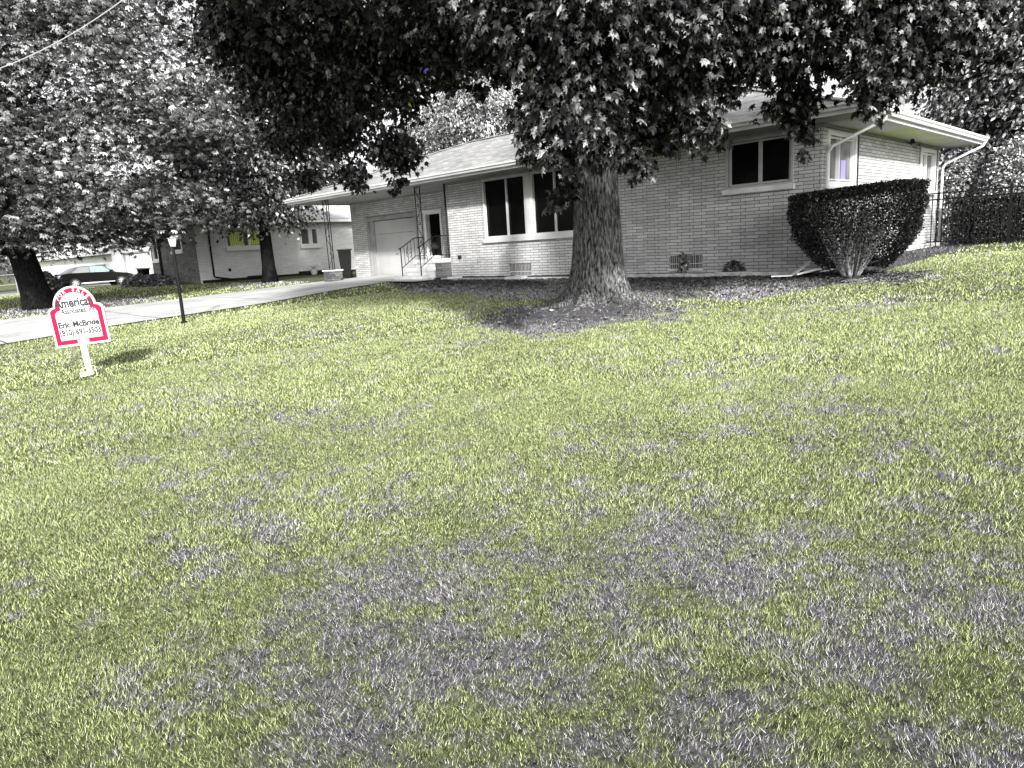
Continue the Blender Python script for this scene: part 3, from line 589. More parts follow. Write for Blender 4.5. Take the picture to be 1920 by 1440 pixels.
b = MB(); b.box(-65.99, -65.9, 4.6, 5.8, -.6, .6); b.build('window', mat('lavender_glass', (.42, .36, .85), .3), fg)
for y in (2.5, 3.6, 6.4, 7.2, 8.1):
    b = MB(); b.box(-65.99, -65.93, y, y+.12, -1.2, 1.2); b.build('trim', M_dark, fg)
cf = thing('wire_fence', 'thin wire fence far left behind the dark tree trunk', 'fence', (-48, 3, -1.3))
for k in range(7):
    x, y = -46, -1+2.0*k; z = h1(x, y); b = MB(); b.tube([(x, y, z), (x, y, z+1.15)], .03, 6); b.build('post', M_soff, cf)
b = MB()
for k in range(6):
    ya, yb = -1+2.0*k, 1+2.0*k
    for hh_ in (.1, .6, 1.12): b.tube([(-46, ya, h1(-46, ya)+hh_), (-46, yb, h1(-46, yb)+hh_)], .018, 5)
b.build('rail', M_soff, cf)

# ------------------------------------------------------------------ car (local x forward)
car = thing('parked_car', 'dark sedan with pale roof and bright alloy wheels parked before the neighbour garage', 'car', (-55.0, 15.3, h1(-55, 15.3)+.03), R(90), local=True)
P_body = mat('dark_car_paint', (.004, .004, .004), .3, .25); P_roof = mat('car_roof_paint', (.12, .12, .12), .25, .4)
top = [(-2.35, .62), (-2.3, .86), (-2.0, .98), (-1.55, 1.02), (1.0, .95), (1.9, .84), (2.3, .70), (2.38, .5)]
def arch(cx, r_=.38, n=10, z0=.22): return [(cx+r_*math.cos(t), max(z0, .33+r_*math.sin(t))) for t in np.linspace(0, math.pi, n)]
bot = [(2.3, .25)]+[(x, z) for x, z in arch(1.42)]+[(x, z) for x, z in arch(-1.42)]+[(-2.3, .28)]
b = MB(); wid = [.90]
def carbody(poly, w_, inset):
    n = len(poly); cz = .6
    rings = []
    for y, s_ in ((-w_, .0), (-w_+inset, 1), (w_-inset, 1), (w_, .0)):
        rings.append([(x*(1-.03*(1-s_)), y, cz+(z-cz)*(1-.06*(1-s_))) for x, z in poly])
    v = [p for r_ in rings for p in r_]
    f = [(k*n+i, k*n+(i+1) % n, (k+1)*n+(i+1) % n, (k+1)*n+i) for k in range(3) for i in range(n)]+[tuple(range(n))[::-1], tuple(3*n+i for i in range(n))]
    return v, f
v, f = carbody(top+bot, .90, .12); b.add(v, f); body = b.build('body', P_body, car)
b = MB(); cab = [(-1.95, .98), (-1.25, 1.36), (-.75, 1.44), (.1, 1.43), (.55, 1.34), (1.15, .95)]
v, f = [], []
for y, ins in ((-.80, 0), (.80, 0)): v += [(x, y*(.80 if z > 1.1 else 1), z) for x, z in cab]
n = 6; f = [(i, i+1, n+i+1, n+i) for i in range(n-1)]+[tuple(range(n))[::-1], tuple(range(n, 2*n))]; b.add(v, f); cabn = b.build('cabin', P_roof, car)
for sy in (-1, 1):
    for (xa, xb, xc, xd, m) in ((-1.55, -.45, -.45, -1.05, mat('pale_side_glass', (.2, .2, .21), .1, .5)), (-.38, .80, .38, -.38, mat('teal_side_glass', (.22, .62, .50), .1, .6))):
        b = MB(); q = [(xa, .82*sy, 1.0), (xb, .82*sy, 1.0), (xc, .665*sy, 1.36), (xd, .665*sy, 1.36)]
        b.add([(x, y+.008*sy, z) for x, y, z in q]+[(x, y-.01*sy, z) for x, y, z in q], [(0, 1, 2, 3), (4, 5, 6, 7), (0, 1, 5, 4), (1, 2, 6, 5), (2, 3, 7, 6), (3, 0, 4, 7)]); b.build('window', m, cabn)
    b = MB(); b.box(.72, .92, min(.88*sy, 1.03*sy), max(.88*sy, 1.03*sy), .98, 1.10); b.build('mirror', P_body, car)
    b = MB(); b.box(-1.0, 1.0, min(.895*sy, .91*sy), max(.895*sy, .91*sy), .30, .345); b.build('sill_trim', mat('chrome_strip', (.6, .6, .6), .2, .6), car)
    for x in (1.42, -1.42):
        b = MB(); b.tube([(x, .70*sy, .33), (x, .91*sy, .33)], .33, 20); w_ = b.build('wheel', mat('tyre', (.012, .012, .012), .9), car)
        b = MB(); b.tube([(x, .80*sy, .33), (x, .915*sy, .33)], .225, 20)
        rim = b.build('rim', mat('rim_shadow', (.05, .05, .05), .5), w_); b = MB()
        for k in range(9):
            a = k*2*math.pi/9; b.obox((x+.04*math.cos(a), .922*sy, .33+.04*math.sin(a)), (x+.215*math.cos(a), .922*sy, .33+.215*math.sin(a)), .012, .035, (0, 1, 0)) if False else b.tube([(x+.03*math.cos(a), .925*sy, .33+.03*math.sin(a)), (x+.215*math.cos(a), .925*sy, .33+.215*math.sin(a))], .016, 4)
        b.build('spoke', mat('alloy', (.65, .65, .65), .3, .6), w_)
    b = MB(); b.box(2.15, 2.36, min(.6*sy, .86*sy), max(.6*sy, .86*sy), .60, .72); b.build('headlight', M_white, car)
    b = MB(); b.box(-2.36, -2.2, min(.6*sy, .87*sy), max(.6*sy, .87*sy), .75, .88); b.build('tail_light', mat('violet_lamp', (.35, .3, .7), .3), car)

# ------------------------------------------------------------------ for-sale sign (local x right, z up, faces -y)
sx_, sy_ = -10.05, 2.58; sz = h1(sx_, sy_)
sg = thing('yard_sign', 'white for sale board with crimson border and arched top, leaning left', 'sign', (sx_, sy_, sz), R(50), local=True)
sg.rotation_euler = (R(0), R(-3.6), R(50)); sg.rotation_mode = 'XYZ'
M_sw = mat('sign_white', (.62, .62, .62), .5, .3); M_sr = mat('sign_crimson', (.27, .002, .032), .5, .2); M_sk = mat('sign_black_ink', (.012, .012, .012), .5)
def outline(w, zb, zs, ins, arch_r, zc, n=20):
    w -= ins; zb += ins; zs2 = zs-ins*.6; p = [(-w, zb), (w, zb), (w, zs2-.045), (w-.035, zs2-.01), (w-.085, zs2)]
    a0 = math.asin(min(.99, (zs2-zc)/(arch_r-ins)))
    p += [((arch_r-ins)*math.cos(t), zc+(arch_r-ins)*math.sin(t)) for t in np.linspace(a0, math.pi-a0, n)]
    return p+[(-w+.085, zs2), (-w+.035, zs2-.01), (-w, zs2-.045)]
Z0, ZSH = .40, .90; AR, ZC = .255, .90
b = MB(); b.prism(outline(.33, Z0, ZSH, 0, AR, ZC-.02), -.012, .012); panel = b.build('sign_panel', M_sw, sg)
po, pi_ = outline(.33, Z0, ZSH, .022, AR, ZC-.02), outline(.33, Z0, ZSH, .078, AR, ZC-.02)
b = MB(); n = len(po); b.add([(x, -.0145, z) for x, z in po]+[(x, -.0145, z) for x, z in pi_]+[(x, -.0122, z) for x, z in po]+[(x, -.0122, z) for x, z in pi_], [(i, (i+1) % n, n+(i+1) % n, n+i) for i in range(n)]+[(i, 2*n+i, 2*n+(i+1) % n, (i+1) % n) for i in range(n)]+[(n+i, n+(i+1) % n, 3*n+(i+1) % n, 3*n+i) for i in range(n)])
b.build('border', M_sr, panel)
def text(body, x, z, size, width=None, off=0, m=M_sk, rot=0, y=-.0165, name='lettering', par=None):
    cu = bpy.data.curves.new('t', 'FONT'); cu.body = body; cu.size = size; cu.align_x = 'CENTER'; cu.align_y = 'CENTER'; cu.extrude = .001; cu.offset = off; cu.resolution_u = 3
    to = bpy.data.objects.new('t', cu); C.objects.link(to); bpy.context.view_layer.update()
    me = bpy.data.meshes.new_from_object(to.evaluated_get(bpy.context.evaluated_depsgraph_get())); bpy.data.objects.remove(to); bpy.data.curves.remove(cu)
    co = np.zeros(len(me.vertices)*3); me.vertices.foreach_get('co', co); co = co.reshape(-1, 3)
    if width: co[:, 0] *= width/(co[:, 0].max()-co[:, 0].min())
    c_, s_ = math.cos(rot), math.sin(rot); X = co[:, 0]*c_-co[:, 1]*s_+x; Zz = co[:, 0]*s_+co[:, 1]*c_+z
    me.vertices.foreach_set('co', np.stack([X, y-co[:, 2], Zz], 1).ravel()); me.name = name
    me.materials.clear(); me.materials.append(m); me.update(); o_ = bpy.data.objects.new(name, me); C.objects.link(o_); o_.parent = par or panel; return o_
text('American', .0, .93, .16, .46, .005); text('Associates, Inc.', .04, .83, .095, .43, .0022)
text('Eric McBride', .0, .665, .10, .49, .0038); text('(810) 691-3503', .0, .565, .10, .49, .003)
for k, ch in enumerate('FOR SALE'):
    a = R(148-k*16.5); rr2 = AR-.048; 
    if ch != ' ': text(ch, rr2*math.cos(a), ZC-.02+rr2*math.sin(a), .06, None, .001, M_sw, a-math.pi/2, -.0162)
for q_ in range(4):
    b = MB()
    if q_ == 0: b.tube([(-.20, -.016, 1.015), (-.02, -.016, 1.03), (.03, -.016, 1.02)], .005, 5)
    if q_ == 1: b.tube([(.14, -.016, .78), (.16, -.016, .765), (.165, -.016, .74)], .006, 5)
    if q_ == 2: b.box(.0, .014, -.017, -.0145, .745, .759)
    if q_ == 3: b.box(-.06, .08, -.0175, -.0146, .425, .47)
    b.build('emblem', M_soff, panel)
b = MB(); b.box(-.036, .036, -.03, -.013, .12, .40); b.prism([(-.036, .12), (.036, .12), (.0, -.12)], -.03, -.013); b.build('stake', M_white, sg)
b = MB(); M_cr = mat('pale_wire', (.66, .70, .42), .5)
b.tube([(-.10, -.06, -.03), (-.085, -.06, .10), (.09, -.06, .13), (.10, -.06, -.02)], .006, 6); b.obox((-.09, -.075, .03), (.07, -.075, .05), .03, .05); b.build('stake_bracket', M_cr, sg)

# ------------------------------------------------------------------ lamp post
lx, ly = -15.45, 5.85; lz = h1(lx, ly); lp = thing('lamp_post', 'slim black garden lamp post beside the driveway, topped by a square lantern', 'lamp post', (lx, ly, lz))
b = MB(); b.tube([(lx, ly, lz-.1), (lx, ly, lz+.9), (lx-.01, ly, lz+1.60)], [.036, .033, .030], 12); b.lathe([(.07, 0), (.06, .05), (.048, .06)], 12, (lx, ly, lz)); b.build('pole', M_iron, lp)
b = MB(); z = lz+1.60
b.add([(lx+sx*.035, ly+sy*.035, z+.02) for sx, sy in ((-1, -1), (1, -1), (1, 1), (-1, 1))]+[(lx+sx*.058, ly+sy*.058, z+.16) for sx, sy in ((-1, -1), (1, -1), (1, 1), (-1, 1))], [(0, 3, 2, 1), (4, 5, 6, 7), (0, 1, 5, 4), (1, 2, 6, 5), (2, 3, 7, 6), (3, 0, 4, 7)])
lan = b.build('lantern', mat('frosted_lantern_glass', (.75, .75, .75), .3, .6), lp)
b = MB(); b.box(lx-.075, lx+.075, ly-.075, ly+.075, z+.163, z+.178); b.lathe([(.05, .178), (.03, .195), (.008, .21), (.008, .22)], 12, (lx, ly, z)); b.box(lx-.04, lx+.04, ly-.04, ly+.04, z, z+.018)
for sx, sy in ((-1, -1), (1, -1), (1, 1), (-1, 1)): b.tube([(lx+sx*.036, ly+sy*.036, z+.01), (lx+sx*.060, ly+sy*.060, z+.165)], .005, 5)
b.build('cap', M_soff, lp)

# ------------------------------------------------------------------ fence on the right
fn = thing('iron_fence', 'black picket fence from the back corner of the house before the dark hedge', 'fence', (-5, 20.8, -.6))
FYY = 20.8; k = 0; x = SX+.1
b = MB()
for hh_ in (.70, .55, -.50): b.box(SX+.06, 6, FYY-.012, FYY+.012, hh_, hh_+.034)
b.build('rail', M_iron, fn)
x = SX+.16
while x < -1.4:
    b = MB(); z = h1(x, FYY); post = k % 15 == 14
    if post: b.box(x-.028, x+.028, FYY-.032, FYY+.032, z, .80); b.lathe([(.035, 0), (.02, .03), (0, .06)], 8, (x, FYY, .80))
    else: b.box(x-.007, x+.007, FYY-.018, FYY-.013, z+.03, .70) if False else b.box(x-.010, x+.010, FYY-.034, FYY-.013, z+.03, .71)
    b.build('post' if post else 'picket', M_iron, fn); x += .118; k += 1
# overhead service wire
b = MB(); pa, pb = Vector((-14.6, -.69, 1.9)), Vector((-12.0, 6.0, 5.1)); pts = []
P0, P1, P2 = Vector((-13.345, 2.910, 3.074)), Vector((-13.031, 3.714, 3.521)), Vector((-12.583, 4.542, 4.128))
for t in np.linspace(-1.2, 2.4, 22):
    pts.append(P0*((t-1)*(t-2)/2)-P1*(t*(t-2))+P2*(t*(t-1)/2))
b.tube(pts, .008, 6); tag(b.build('service_wire', mat('pale_wire_sleeve', (.28, .28, .28), .5)), 'pale overhead wire slanting across the crown of the left tree', 'wire')
# ------------------------------------------------------------------ foliage
def leafmat(name, rough=.42, spec=.5, ns=30):
    m = mat(name, rough=rough, spec=spec); va = N(m, 'ShaderNodeVertexColor', layer_name='tint')
    v = coords(m, 'Object'); n = N(m, 'ShaderNodeTexNoise'); n.inputs['Scale'].default_value = ns; n.inputs['Detail'].default_value = 3; n.inputs['Roughness'].default_value = .7; L(m, v, n.inputs[0])
    r = ramp(m, [(.38, .25), (.62, 2.0)], n.outputs[0]); x = N(m, 'ShaderNodeMix', data_type='RGBA', blend_type='MULTIPLY'); x.inputs[0].default_value = 1
    L(m, va.outputs[0], x.inputs[6]); L(m, r.outputs[0], x.inputs[7]); L(m, x.outputs[2], bsdf(m).inputs['Base Color']); return m
LM = leafmat('leaf_surface', .38, .22, 38); LM2 = leafmat('leaf_surface_matt', .6, .15, 14)
half = [(0, .05, 0), (.24, -.08, -.10), (.23, .12, -.07), (.48, .20, -.28), (.30, .40, -.14), (.44, .68, -.34), (.19, .60, -.10), (.13, .80, -.16), (0, 1.05, -.30)]
ring = half+[(-x, y, z) for x, y, z in half[-2:0:-1]]
T_MAPLE = (np.array([(0, .34, .03)]+ring), np.array([(0, i+1, (i+1) % 16+1) for i in range(16)]))
_v, _f = [], []
for a_ in (-1.25, -.62, 0, .62, 1.25):
    c_, s_ = math.sin(a_), math.cos(a_); o = len(_v); l_ = .5 if abs(a_) < 1 else .38
    _v += [(0, 0, 0), (c_*l_*.6+s_*.085, s_*l_*.6-c_*.085, -.03), (c_*l_*.6-s_*.085, s_*l_*.6+c_*.085, -.03), (c_*l_, s_*l_, -.16)]; _f += [(o, o+1, o+2), (o+1, o+3, o+2)]
T_WHORL = (np.array(_v)*np.array([1.1, 1.1, 1]), np.array(_f))
T_SIMPLE = (np.array([(0, 0, 0), (.28, .45, -.05), (-.28, .45, -.05), (0, 1, -.12)]), np.array([(0, 1, 2), (1, 3, 2)]))
T_MAPLE_LO = (np.array([(0, 0, 0), (.5, .2, -.08), (.2, .45, 0), (.42, .7, -.1), (0, 1, -.12), (-.42, .7, -.1), (-.2, .45, 0), (-.5, .2, -.08)]), np.array([(0, 1, 2), (2, 3, 4), (2, 4, 6), (4, 5, 6), (0, 6, 7), (0, 2, 6)]))
def leaves(name, P, size, T, tint, parent, m=LM, out=None, droop=(.2, 1.3), tilt=.5):
    """P (n,3) leaf bases; out (n,2) preferred azimuth vectors"""
    n = len(P); az = rng.uniform(0, 2*math.pi, n)
    if out is not None: az = np.arctan2(out[:, 1], out[:, 0])+rng.normal(0, .9, n)
    dr = rng.uniform(*droop, n)
    d = np.stack([np.cos(az)*np.cos(dr), np.sin(az)*np.cos(dr), -np.sin(dr)], 1)
    s = np.stack([-np.sin(az), np.cos(az), np.zeros(n)], 1); u = np.cross(s, d); u *= np.sign(u[:, 2:3]+1e-9)
    s = np.cross(d, u); ro = rng.normal(0, tilt, n)[:, None]; s, u = s*np.cos(ro)+u*np.sin(ro), -s*np.sin(ro)+u*np.cos(ro)
    sz = (size*rng.uniform(.65, 1.25, n))[:, None, None]; tv, tf = T; q = len(tv)
    V = P[:, None, :]+sz*(tv[None, :, 0:1]*s[:, None]+tv[None, :, 1:2]*d[:, None]+tv[None, :, 2:3]*u[:, None])
    F = (tf[None]+(np.arange(n)*q)[:, None, None]).reshape(-1, 3)
    o_ = npmesh(name, V.reshape(-1, 3), F, m, parent); setcol(o_, np.repeat(tint, q, 0)); return o_
def tints(n, lo, hi, bright=.1, bv=(.3, .6), p=1.6):
    g = lo+(hi-lo)*rng.random(n)**p; k = rng.random(n) < bright; g[k] = rng.uniform(*bv, k.sum()); return np.repeat(g[:, None], 3, 1)
def limbs(name, paths, m, parent):
    b = MB()
    for pts, r0, r1 in paths:
        n = len(pts); P_ = [Vector(p) for p in pts]; out = []
        for i in range(n-1):
            for k in range(4): out.append(P_[i].lerp(P_[i+1], k/4)+Vector((random.uniform(-1, 1), random.uniform(-1, 1), random.uniform(-1, 1)))*r0*.12)
        out.append(P_[-1]); b.tube(out, [r0+(r1-r0)*i/(len(out)-1) for i in range(len(out))], 9)
    return b.build(name, m, parent, smooth=True)
def barkmat(name, lo, hi, s=1.0, bump=.02):
    m = mat(name, rough=.9, spec=.15); v = coords(m, 'Object', (26*s, 26*s, 5.0*s))
    n = N(m, 'ShaderNodeTexNoise'); n.inputs['Scale'].default_value = 1; n.inputs['Detail'].default_value = 7; n.inputs['Roughness'].default_value = .65; L(m, v, n.inputs[0])
    r = ramp(m, [(.40, lo), (.50, (lo+hi)/2.6), (.62, hi)], n.outputs[0]); L(m, r.outputs[0], bsdf(m).inputs['Base Color'])
    b = N(m, 'ShaderNodeBump'); b.inputs['Distance'].default_value = bump; L(m, n.outputs[0], b.inputs['Height']); L(m, b.outputs[0], bsdf(m).inputs['Normal']); return m
M_bark = barkmat('maple_bark', .008, .22, 1.6); M_bark_d = barkmat('dark_bark', .002, .018); 

# ---- the big maple
TX, TY = TREE; tz = h1(TX, TY)-.13
mp_ = thing('maple_tree', 'big maple with thick furrowed trunk and wide dark crown before the brick house', 'tree', (TX, TY, tz))
nth, nz = 220, 150; th = np.linspace(0, 2*math.pi, nth, endpoint=False); zz = np.concatenate([np.linspace(-.25, .5, 60), np.linspace(.52, 2.75, nz-60)])
TH, ZZ = np.meshgrid(th, zz); base = np.interp(ZZ, [-.25, 0, .1, .25, .44, .7, 1.03, 1.6, 2.05, 2.4, 2.75], [1.05, .76, .62, .51, .44, .395, .372, .342, .32, .31, .29])
fl = np.exp(-np.clip(ZZ+.05, 0, 9)/.22); base = base*(1+fl*(.26*np.cos(5*TH+.6)+.14*np.cos(3*TH+2)+.12*np.cos(9*TH)))
cam_th = math.atan2(-TY, -TX)
for off, dp, wd, zt in ((.35, .24, .13, 1.5), (.02, .12, .10, .9), (.95, .10, .12, .8), (-.7, .07, .14, 1.0)):
    dth = (TH-(cam_th+off)+math.pi) % (2*math.pi)-math.pi; base = base*(1-dp*np.exp(-(dth/wd)**2)*np.clip((zt-ZZ)/zt, 0, 1))
fn_ = fbm(TH*13+np.sin(ZZ*2)*.5, ZZ*2.6+3, 3); rid = 1-np.abs(2*fn_-1)*2.4; base = base+.016*rid+.006*(fbm(TH*40, ZZ*14, 2)-.5)
base = base*(1+.03*np.cos(2*TH+ZZ))
lean_x, lean_y = .015*np.clip(ZZ, 0, 3)-.03, 0
V = np.stack([TX+lean_x+base*np.cos(TH), TY+base*np.sin(TH), tz+ZZ], 2).reshape(-1, 3)
i = np.arange(nth*len(zz)).reshape(len(zz), nth); F = np.stack([i[:-1], np.roll(i[:-1], -1, 1), np.roll(i[1:], -1, 1), i[1:]], 2).reshape(-1, 4)
npmesh('trunk', V, F, M_bark, mp_, smooth=True)
zt = tz+2.6
roots = []
for a, l_ in ((cam_th-1.0, 1.5), (cam_th-.35, 1.2), (cam_th+.5, 1.3), (cam_th+1.15, 1.5), (cam_th-1.9, 1.3), (cam_th+2.2, 1.2), (math.pi*.5, 1.0)):
    pts = []
    for k in range(7):
        r_ = .42+l_*k/6; x = TX+r_*math.cos(a+.06*k*math.sin(a*7)); y = TY+r_*math.sin(a+.06*k*math.sin(a*7)); pts.append((x, y, h1(x, y)+.06*(1-k/6)**1.5-.03-.03*k/6))
    roots.append((pts, .075, .02))
limbs('surface_roots', roots, M_bark, mp_)
limbs('limbs', [([(TX+.02, TY, zt-.25), (-6.63, 8.2, 1.95), (-6.67, 7.3, 2.33), (-6.79, 6.7, 2.47), (-7.3, 6.4, 2.58), (-8.28, 6.3, 2.70), (-10, 6, 3.0)], .26, .07),
    ([(TX+.05, TY, zt-.2), (-6.3, 8.6, 1.9), (-5.9, 8.2, 2.6), (-5.3, 7.6, 3.6), (-4.7, 6.9, 4.8)], .17, .06), ([(TX, TY, zt-.2), (-7.0, 9.2, 3.0), (-7.5, 9.9, 4.6), (-7.6, 10.4, 6.8)], .26, .08),
    ([(-5.9, 8.2, 2.5), (-4.8, 7.9, 2.5), (-3.6, 7.7, 2.2), (-2.5, 7.9, 2.0)], .10, .03), ([(-6.3, 8.5, 2.0), (-5.4, 7.2, 1.9), (-4.6, 6.0, 1.7), (-3.9, 5.0, 1.7)], .11, .03),
    ([(-6.2, 8.5, 2.2), (-5.4, 6.6, 2.6), (-4.9, 5.2, 2.7), (-4.4, 4.0, 3.2)], .12, .03), ([(-6.79, 6.7, 2.47), (-6.3, 5.9, 2.8), (-5.6, 5.4, 3.0)], .07, .02), ([(-7.0, 9.2, 3.0), (-8.8, 8.4, 3.1), (-10.4, 7.4, 2.9), (-12, 7, 2.6)], .13, .03)], M_bark_d, mp_)
BL = [(-10.56,5.6,3.65,0.71),(-9.89,5.96,3.26,0.86),(-11.07,6.19,2.85,0.69),(-10.37,6.51,2.52,0.8),(-10.72,7.07,2.04,0.43),(-8.61,6.24,2.8,0.66),(-9.22,6.5,2.23,0.35),(-9.52,7.12,1.67,0.35),(-9.4,7.3,1.54,0.29),(-9.67,7.35,1.14,0.15),(-11.98,7.1,1.43,0.23),(-10.7,7.27,1.35,0.28),(-12,6.86,2.21,0.48),(-7.29,6.21,2.88,0.6),(-6.23,5.94,2.62,0.54),(-5.27,5.6,2.22,0.48),(-6.81,6.18,2.37,0.32),(-7.87,6.47,2.54,0.43),(-4.3,5.18,1.92,0.51),(-5.8,5.88,2.02,0.26),(-6.31,6.15,1.84,0.11),(-3.92,4.98,1.46,0.44),(-3.88,5.55,1.79,0.51),(-4.49,5.21,1.29,0.3),(-4.47,5.03,0.97,0.17),(-4.36,4.89,0.79,0.12),(-3.97,5.03,1.09,0.36),(-3.59,4.74,0.82,0.19),(-4.12,4.97,0.78,0.19),(-4.23,6.02,1.47,0.51),(-4.42,6.56,1.2,0.33),(-4.5,6.57,0.8,0.16),(-4.28,6.11,0.83,0.16),(-5.29,6.36,0.66,0.12),(-5.35,6.33,0.47,0.16),(-5.36,6.57,0.55,0.1),(-3.62,4.73,0.73,0.13),(-3.87,6.22,1.61,0.5),(-3.46,5.81,1.82,0.5),(-4,6.81,1.3,0.33),(-3.55,6.54,0.96,0.14),(-3.72,6.43,1,0.15),(-3.59,6.93,1.75,0.37),(-3.71,6.94,1.45,0.16),(-4.52,7.12,1.03,0.13),(-3.3,7.01,1.98,0.56),(-3.4,7.59,1.77,0.32),(-3.48,8.18,1.4,0.29),(-3.41,8.25,1.11,0.15),(-3.42,8.28,0.86,0.09),(-3.49,8.13,1.62,0.19),(-2.88,7.24,1.82,0.35),(-2.71,7.88,1.69,0.19),(-3.16,8.23,1.78,0.21),(-2.57,7.86,1.95,0.36),(-2.39,7.49,1.47,0.3),(-2.44,7.52,1.23,0.21),(-2.5,7.52,1.09,0.1),(-2.32,7.99,1.76,0.41),(-2.23,8.08,1.42,0.23),(-2.14,8.54,1.86,0.29),(-2.05,8.53,2.01,0.31),(-2.7,7.26,2.01,0.29),(-2.4,7.89,2.05,0.41),(-2.25,8.56,1.66,0.22),(-11.28,5.48,3.43,0.49),(-8.71,5.92,3.18,0.65),(-8.45,6.69,2.19,0.32),(-7.28,6.49,2.22,0.21),(-3.7,5,1.9,0.51),(-4.57,4.87,2.1,0.42),(-3.36,6.38,2.07,0.53),(-2.99,7.11,2.11,0.45)]
BL += [(x_, 8.0, z_, .8) for x_ in np.arange(-2.6, 2.9, 1.05) for z_ in (3.8, 4.7, 5.6, 6.4)]  # unseen leaf blobs added in the sun's path to shade the front wall
P, O = [], []
for (cx, cy, cz, r_) in BL:
    nsub = max(3, int(min(r_, .75)**2*310)); nl = 14
    u = rng.normal(size=(nsub, 3)); u /= np.linalg.norm(u, axis=1)[:, None]; c = np.array([cx, cy, cz])+u*(r_*rng.random(nsub)**.45)[:, None]*np.array([1, 1, .9])
    q = c[:, None]+rng.normal(0, 1, (nsub, nl, 3))*np.array([.10, .10, .07])*min(1, r_*3)
    P.append(q.reshape(-1, 3)); oo = np.repeat(u[:, None, :2], nl, 1).reshape(-1, 2); O.append(oo)
    # depth behind the visible face so the crown closes
    if r_ > .28:
        back = np.array([cx, cy, cz]); back = back*(1+1.1/np.linalg.norm(back)); c = back+rng.normal(0, 1, (int(nsub*.3), 3))*r_*.6; c[:, 2] += .1
        q = c[:, None]+rng.normal(0, 1, (len(c), 9, 3))*.10; P.append(q.reshape(-1, 3)); O.append(rng.normal(size=(len(c)*9, 2)))
P = np.concatenate(P); O = np.concatenate(O); n = len(P)
tn = tints(n, .002, .032, .20, (.04, .19)); k = rng.random(n) < .0011; tn[k] = (.20, .16, .55); k = rng.random(n) < .0006; tn[k] = (.30, .36, .05)  # bright share of tints: glints painted into the leaf colour
crown = leaves('crown', P, .088, T_MAPLE, tn, mp_, out=O, droop=(.1, 1.45), tilt=.55)
print('maple leaves', n)
# upper crown, above the frame
c = []
while len(c) < 150:
    p = rng.uniform(-1, 1, 3)
    if .45 < np.linalg.norm(p) < 1:
        q = np.array([-6.0, 5.1, 4.0])+p*np.array([4.6, 2.8, 1.4])
        if q[2] > 2.9 and q[2] > .30*math.hypot(q[0], q[1]) + (.6 if q[1] > 9 else 0): c.append(q)
c = np.array(c); q = (c[:, None]+rng.normal(0, 1, (len(c), 90, 3))*np.array([.40, .40, .22])).reshape(-1, 3)
leaves('crown', q, .115, T_MAPLE_LO, tints(len(q), .008, .05, .1, (.1, .3)), mp_)

# ---- generic tree
def tree(name, label, x, y, trunk_r, zc, rad, T, size, npad, nleaf, tint, group=None, pad=(.95, .95, .34), trunk_top=None, bark=M_bark_d, m=LM2, lean=(0, 0), extra=None, zmin=-9, shell=.55, droop=(.1, 1.2)):
    z0 = h1(x, y); t = thing(name, label, 'tree', (x, y, z0), group=group)
    tt = trunk_top or zc; b = MB(); pts = [(x+lean[0]*k/6, y+lean[1]*k/6, z0-.15+(tt-z0+.15)*k/6) for k in range(7)]
    b.tube(pts, [trunk_r*f for f in (1.5, 1.08, .98, .92, .86, .7, .4)], 14); b.build('trunk', bark, t, smooth=True)
    ps = []
    for k in range(7):
        a = k*.9+.3; f_ = rng.uniform(.35, .85); s_ = Vector(pts[4]).lerp(Vector(pts[6]), rng.random()); e = Vector((x+rad[0]*f_*math.cos(a), y+rad[1]*f_*math.sin(a), zc+rad[2]*rng.uniform(-.3, .6)))
        ps.append(([s_, s_.lerp(e, .5)+Vector((0, 0, .3)), e], trunk_r*.35, trunk_r*.08))
    if extra: ps += extra
    limbs('limbs', ps, bark, t)
    u = rng.normal(size=(npad, 3)); u /= np.linalg.norm(u, axis=1)[:, None]; rr = (shell+(1-shell)*rng.random(npad)**.6)[:, None]
    c = np.array([x, y, zc])+u*rr*np.array(rad); k = c[:, 2] > zmin; c = c[k]; u = u[k]
    w = rng.normal(0, 1, (len(c), nleaf, 3)); pr = np.array(pad); q = c[:, None]+w*pr*.5
    q[..., 2] -= .35*np.hypot(w[..., 0], w[..., 1])*pr[2]*1.2
    P_ = q.reshape(-1, 3); O_ = np.repeat(u[:, None, :2], nleaf, 1).reshape(-1, 2)
    padt = np.repeat(rng.uniform(.6, 1.35, len(c)), nleaf)[:, None]
    leaves('crown', P_, size, T, tint(len(P_))*padt, t, m, out=O_, droop=droop); return t
lt = lambda a, b_, c_, d_: (lambda n: tints(n, a, b_, c_, d_, 1.3))
tree('shade_tree', 'large leafy tree at far left with thick black leaning trunk beyond the driveway', -27.2, 5.9, .40, 5.0, (7.0, 7.2, 5.0), T_WHORL, .24, 480, 130, lt(.004, .14, .11, (.16, .42)), pad=(1.2, 1.2, .42), trunk_top=3.2, lean=(-.9, -.5),
     extra=[([(-27.9, 5.5, .9), (-28.6, 4.2, 1.3), (-29.4, 2.8, 2.0), (-30, 1, 3)], .30, .12)], zmin=1.25, m=LM2)
tree('young_tree', 'slim dark trunked tree on the grass before the neighbour house wall', -27.0, 13.8, .24, 4.6, (3.0, 3.4, 3.3), T_SIMPLE, .19, 190, 190, lt(.012, .14, .13, (.2, .5)), pad=(.9, .9, .4), trunk_top=3.6, zmin=1.35, shell=.35)
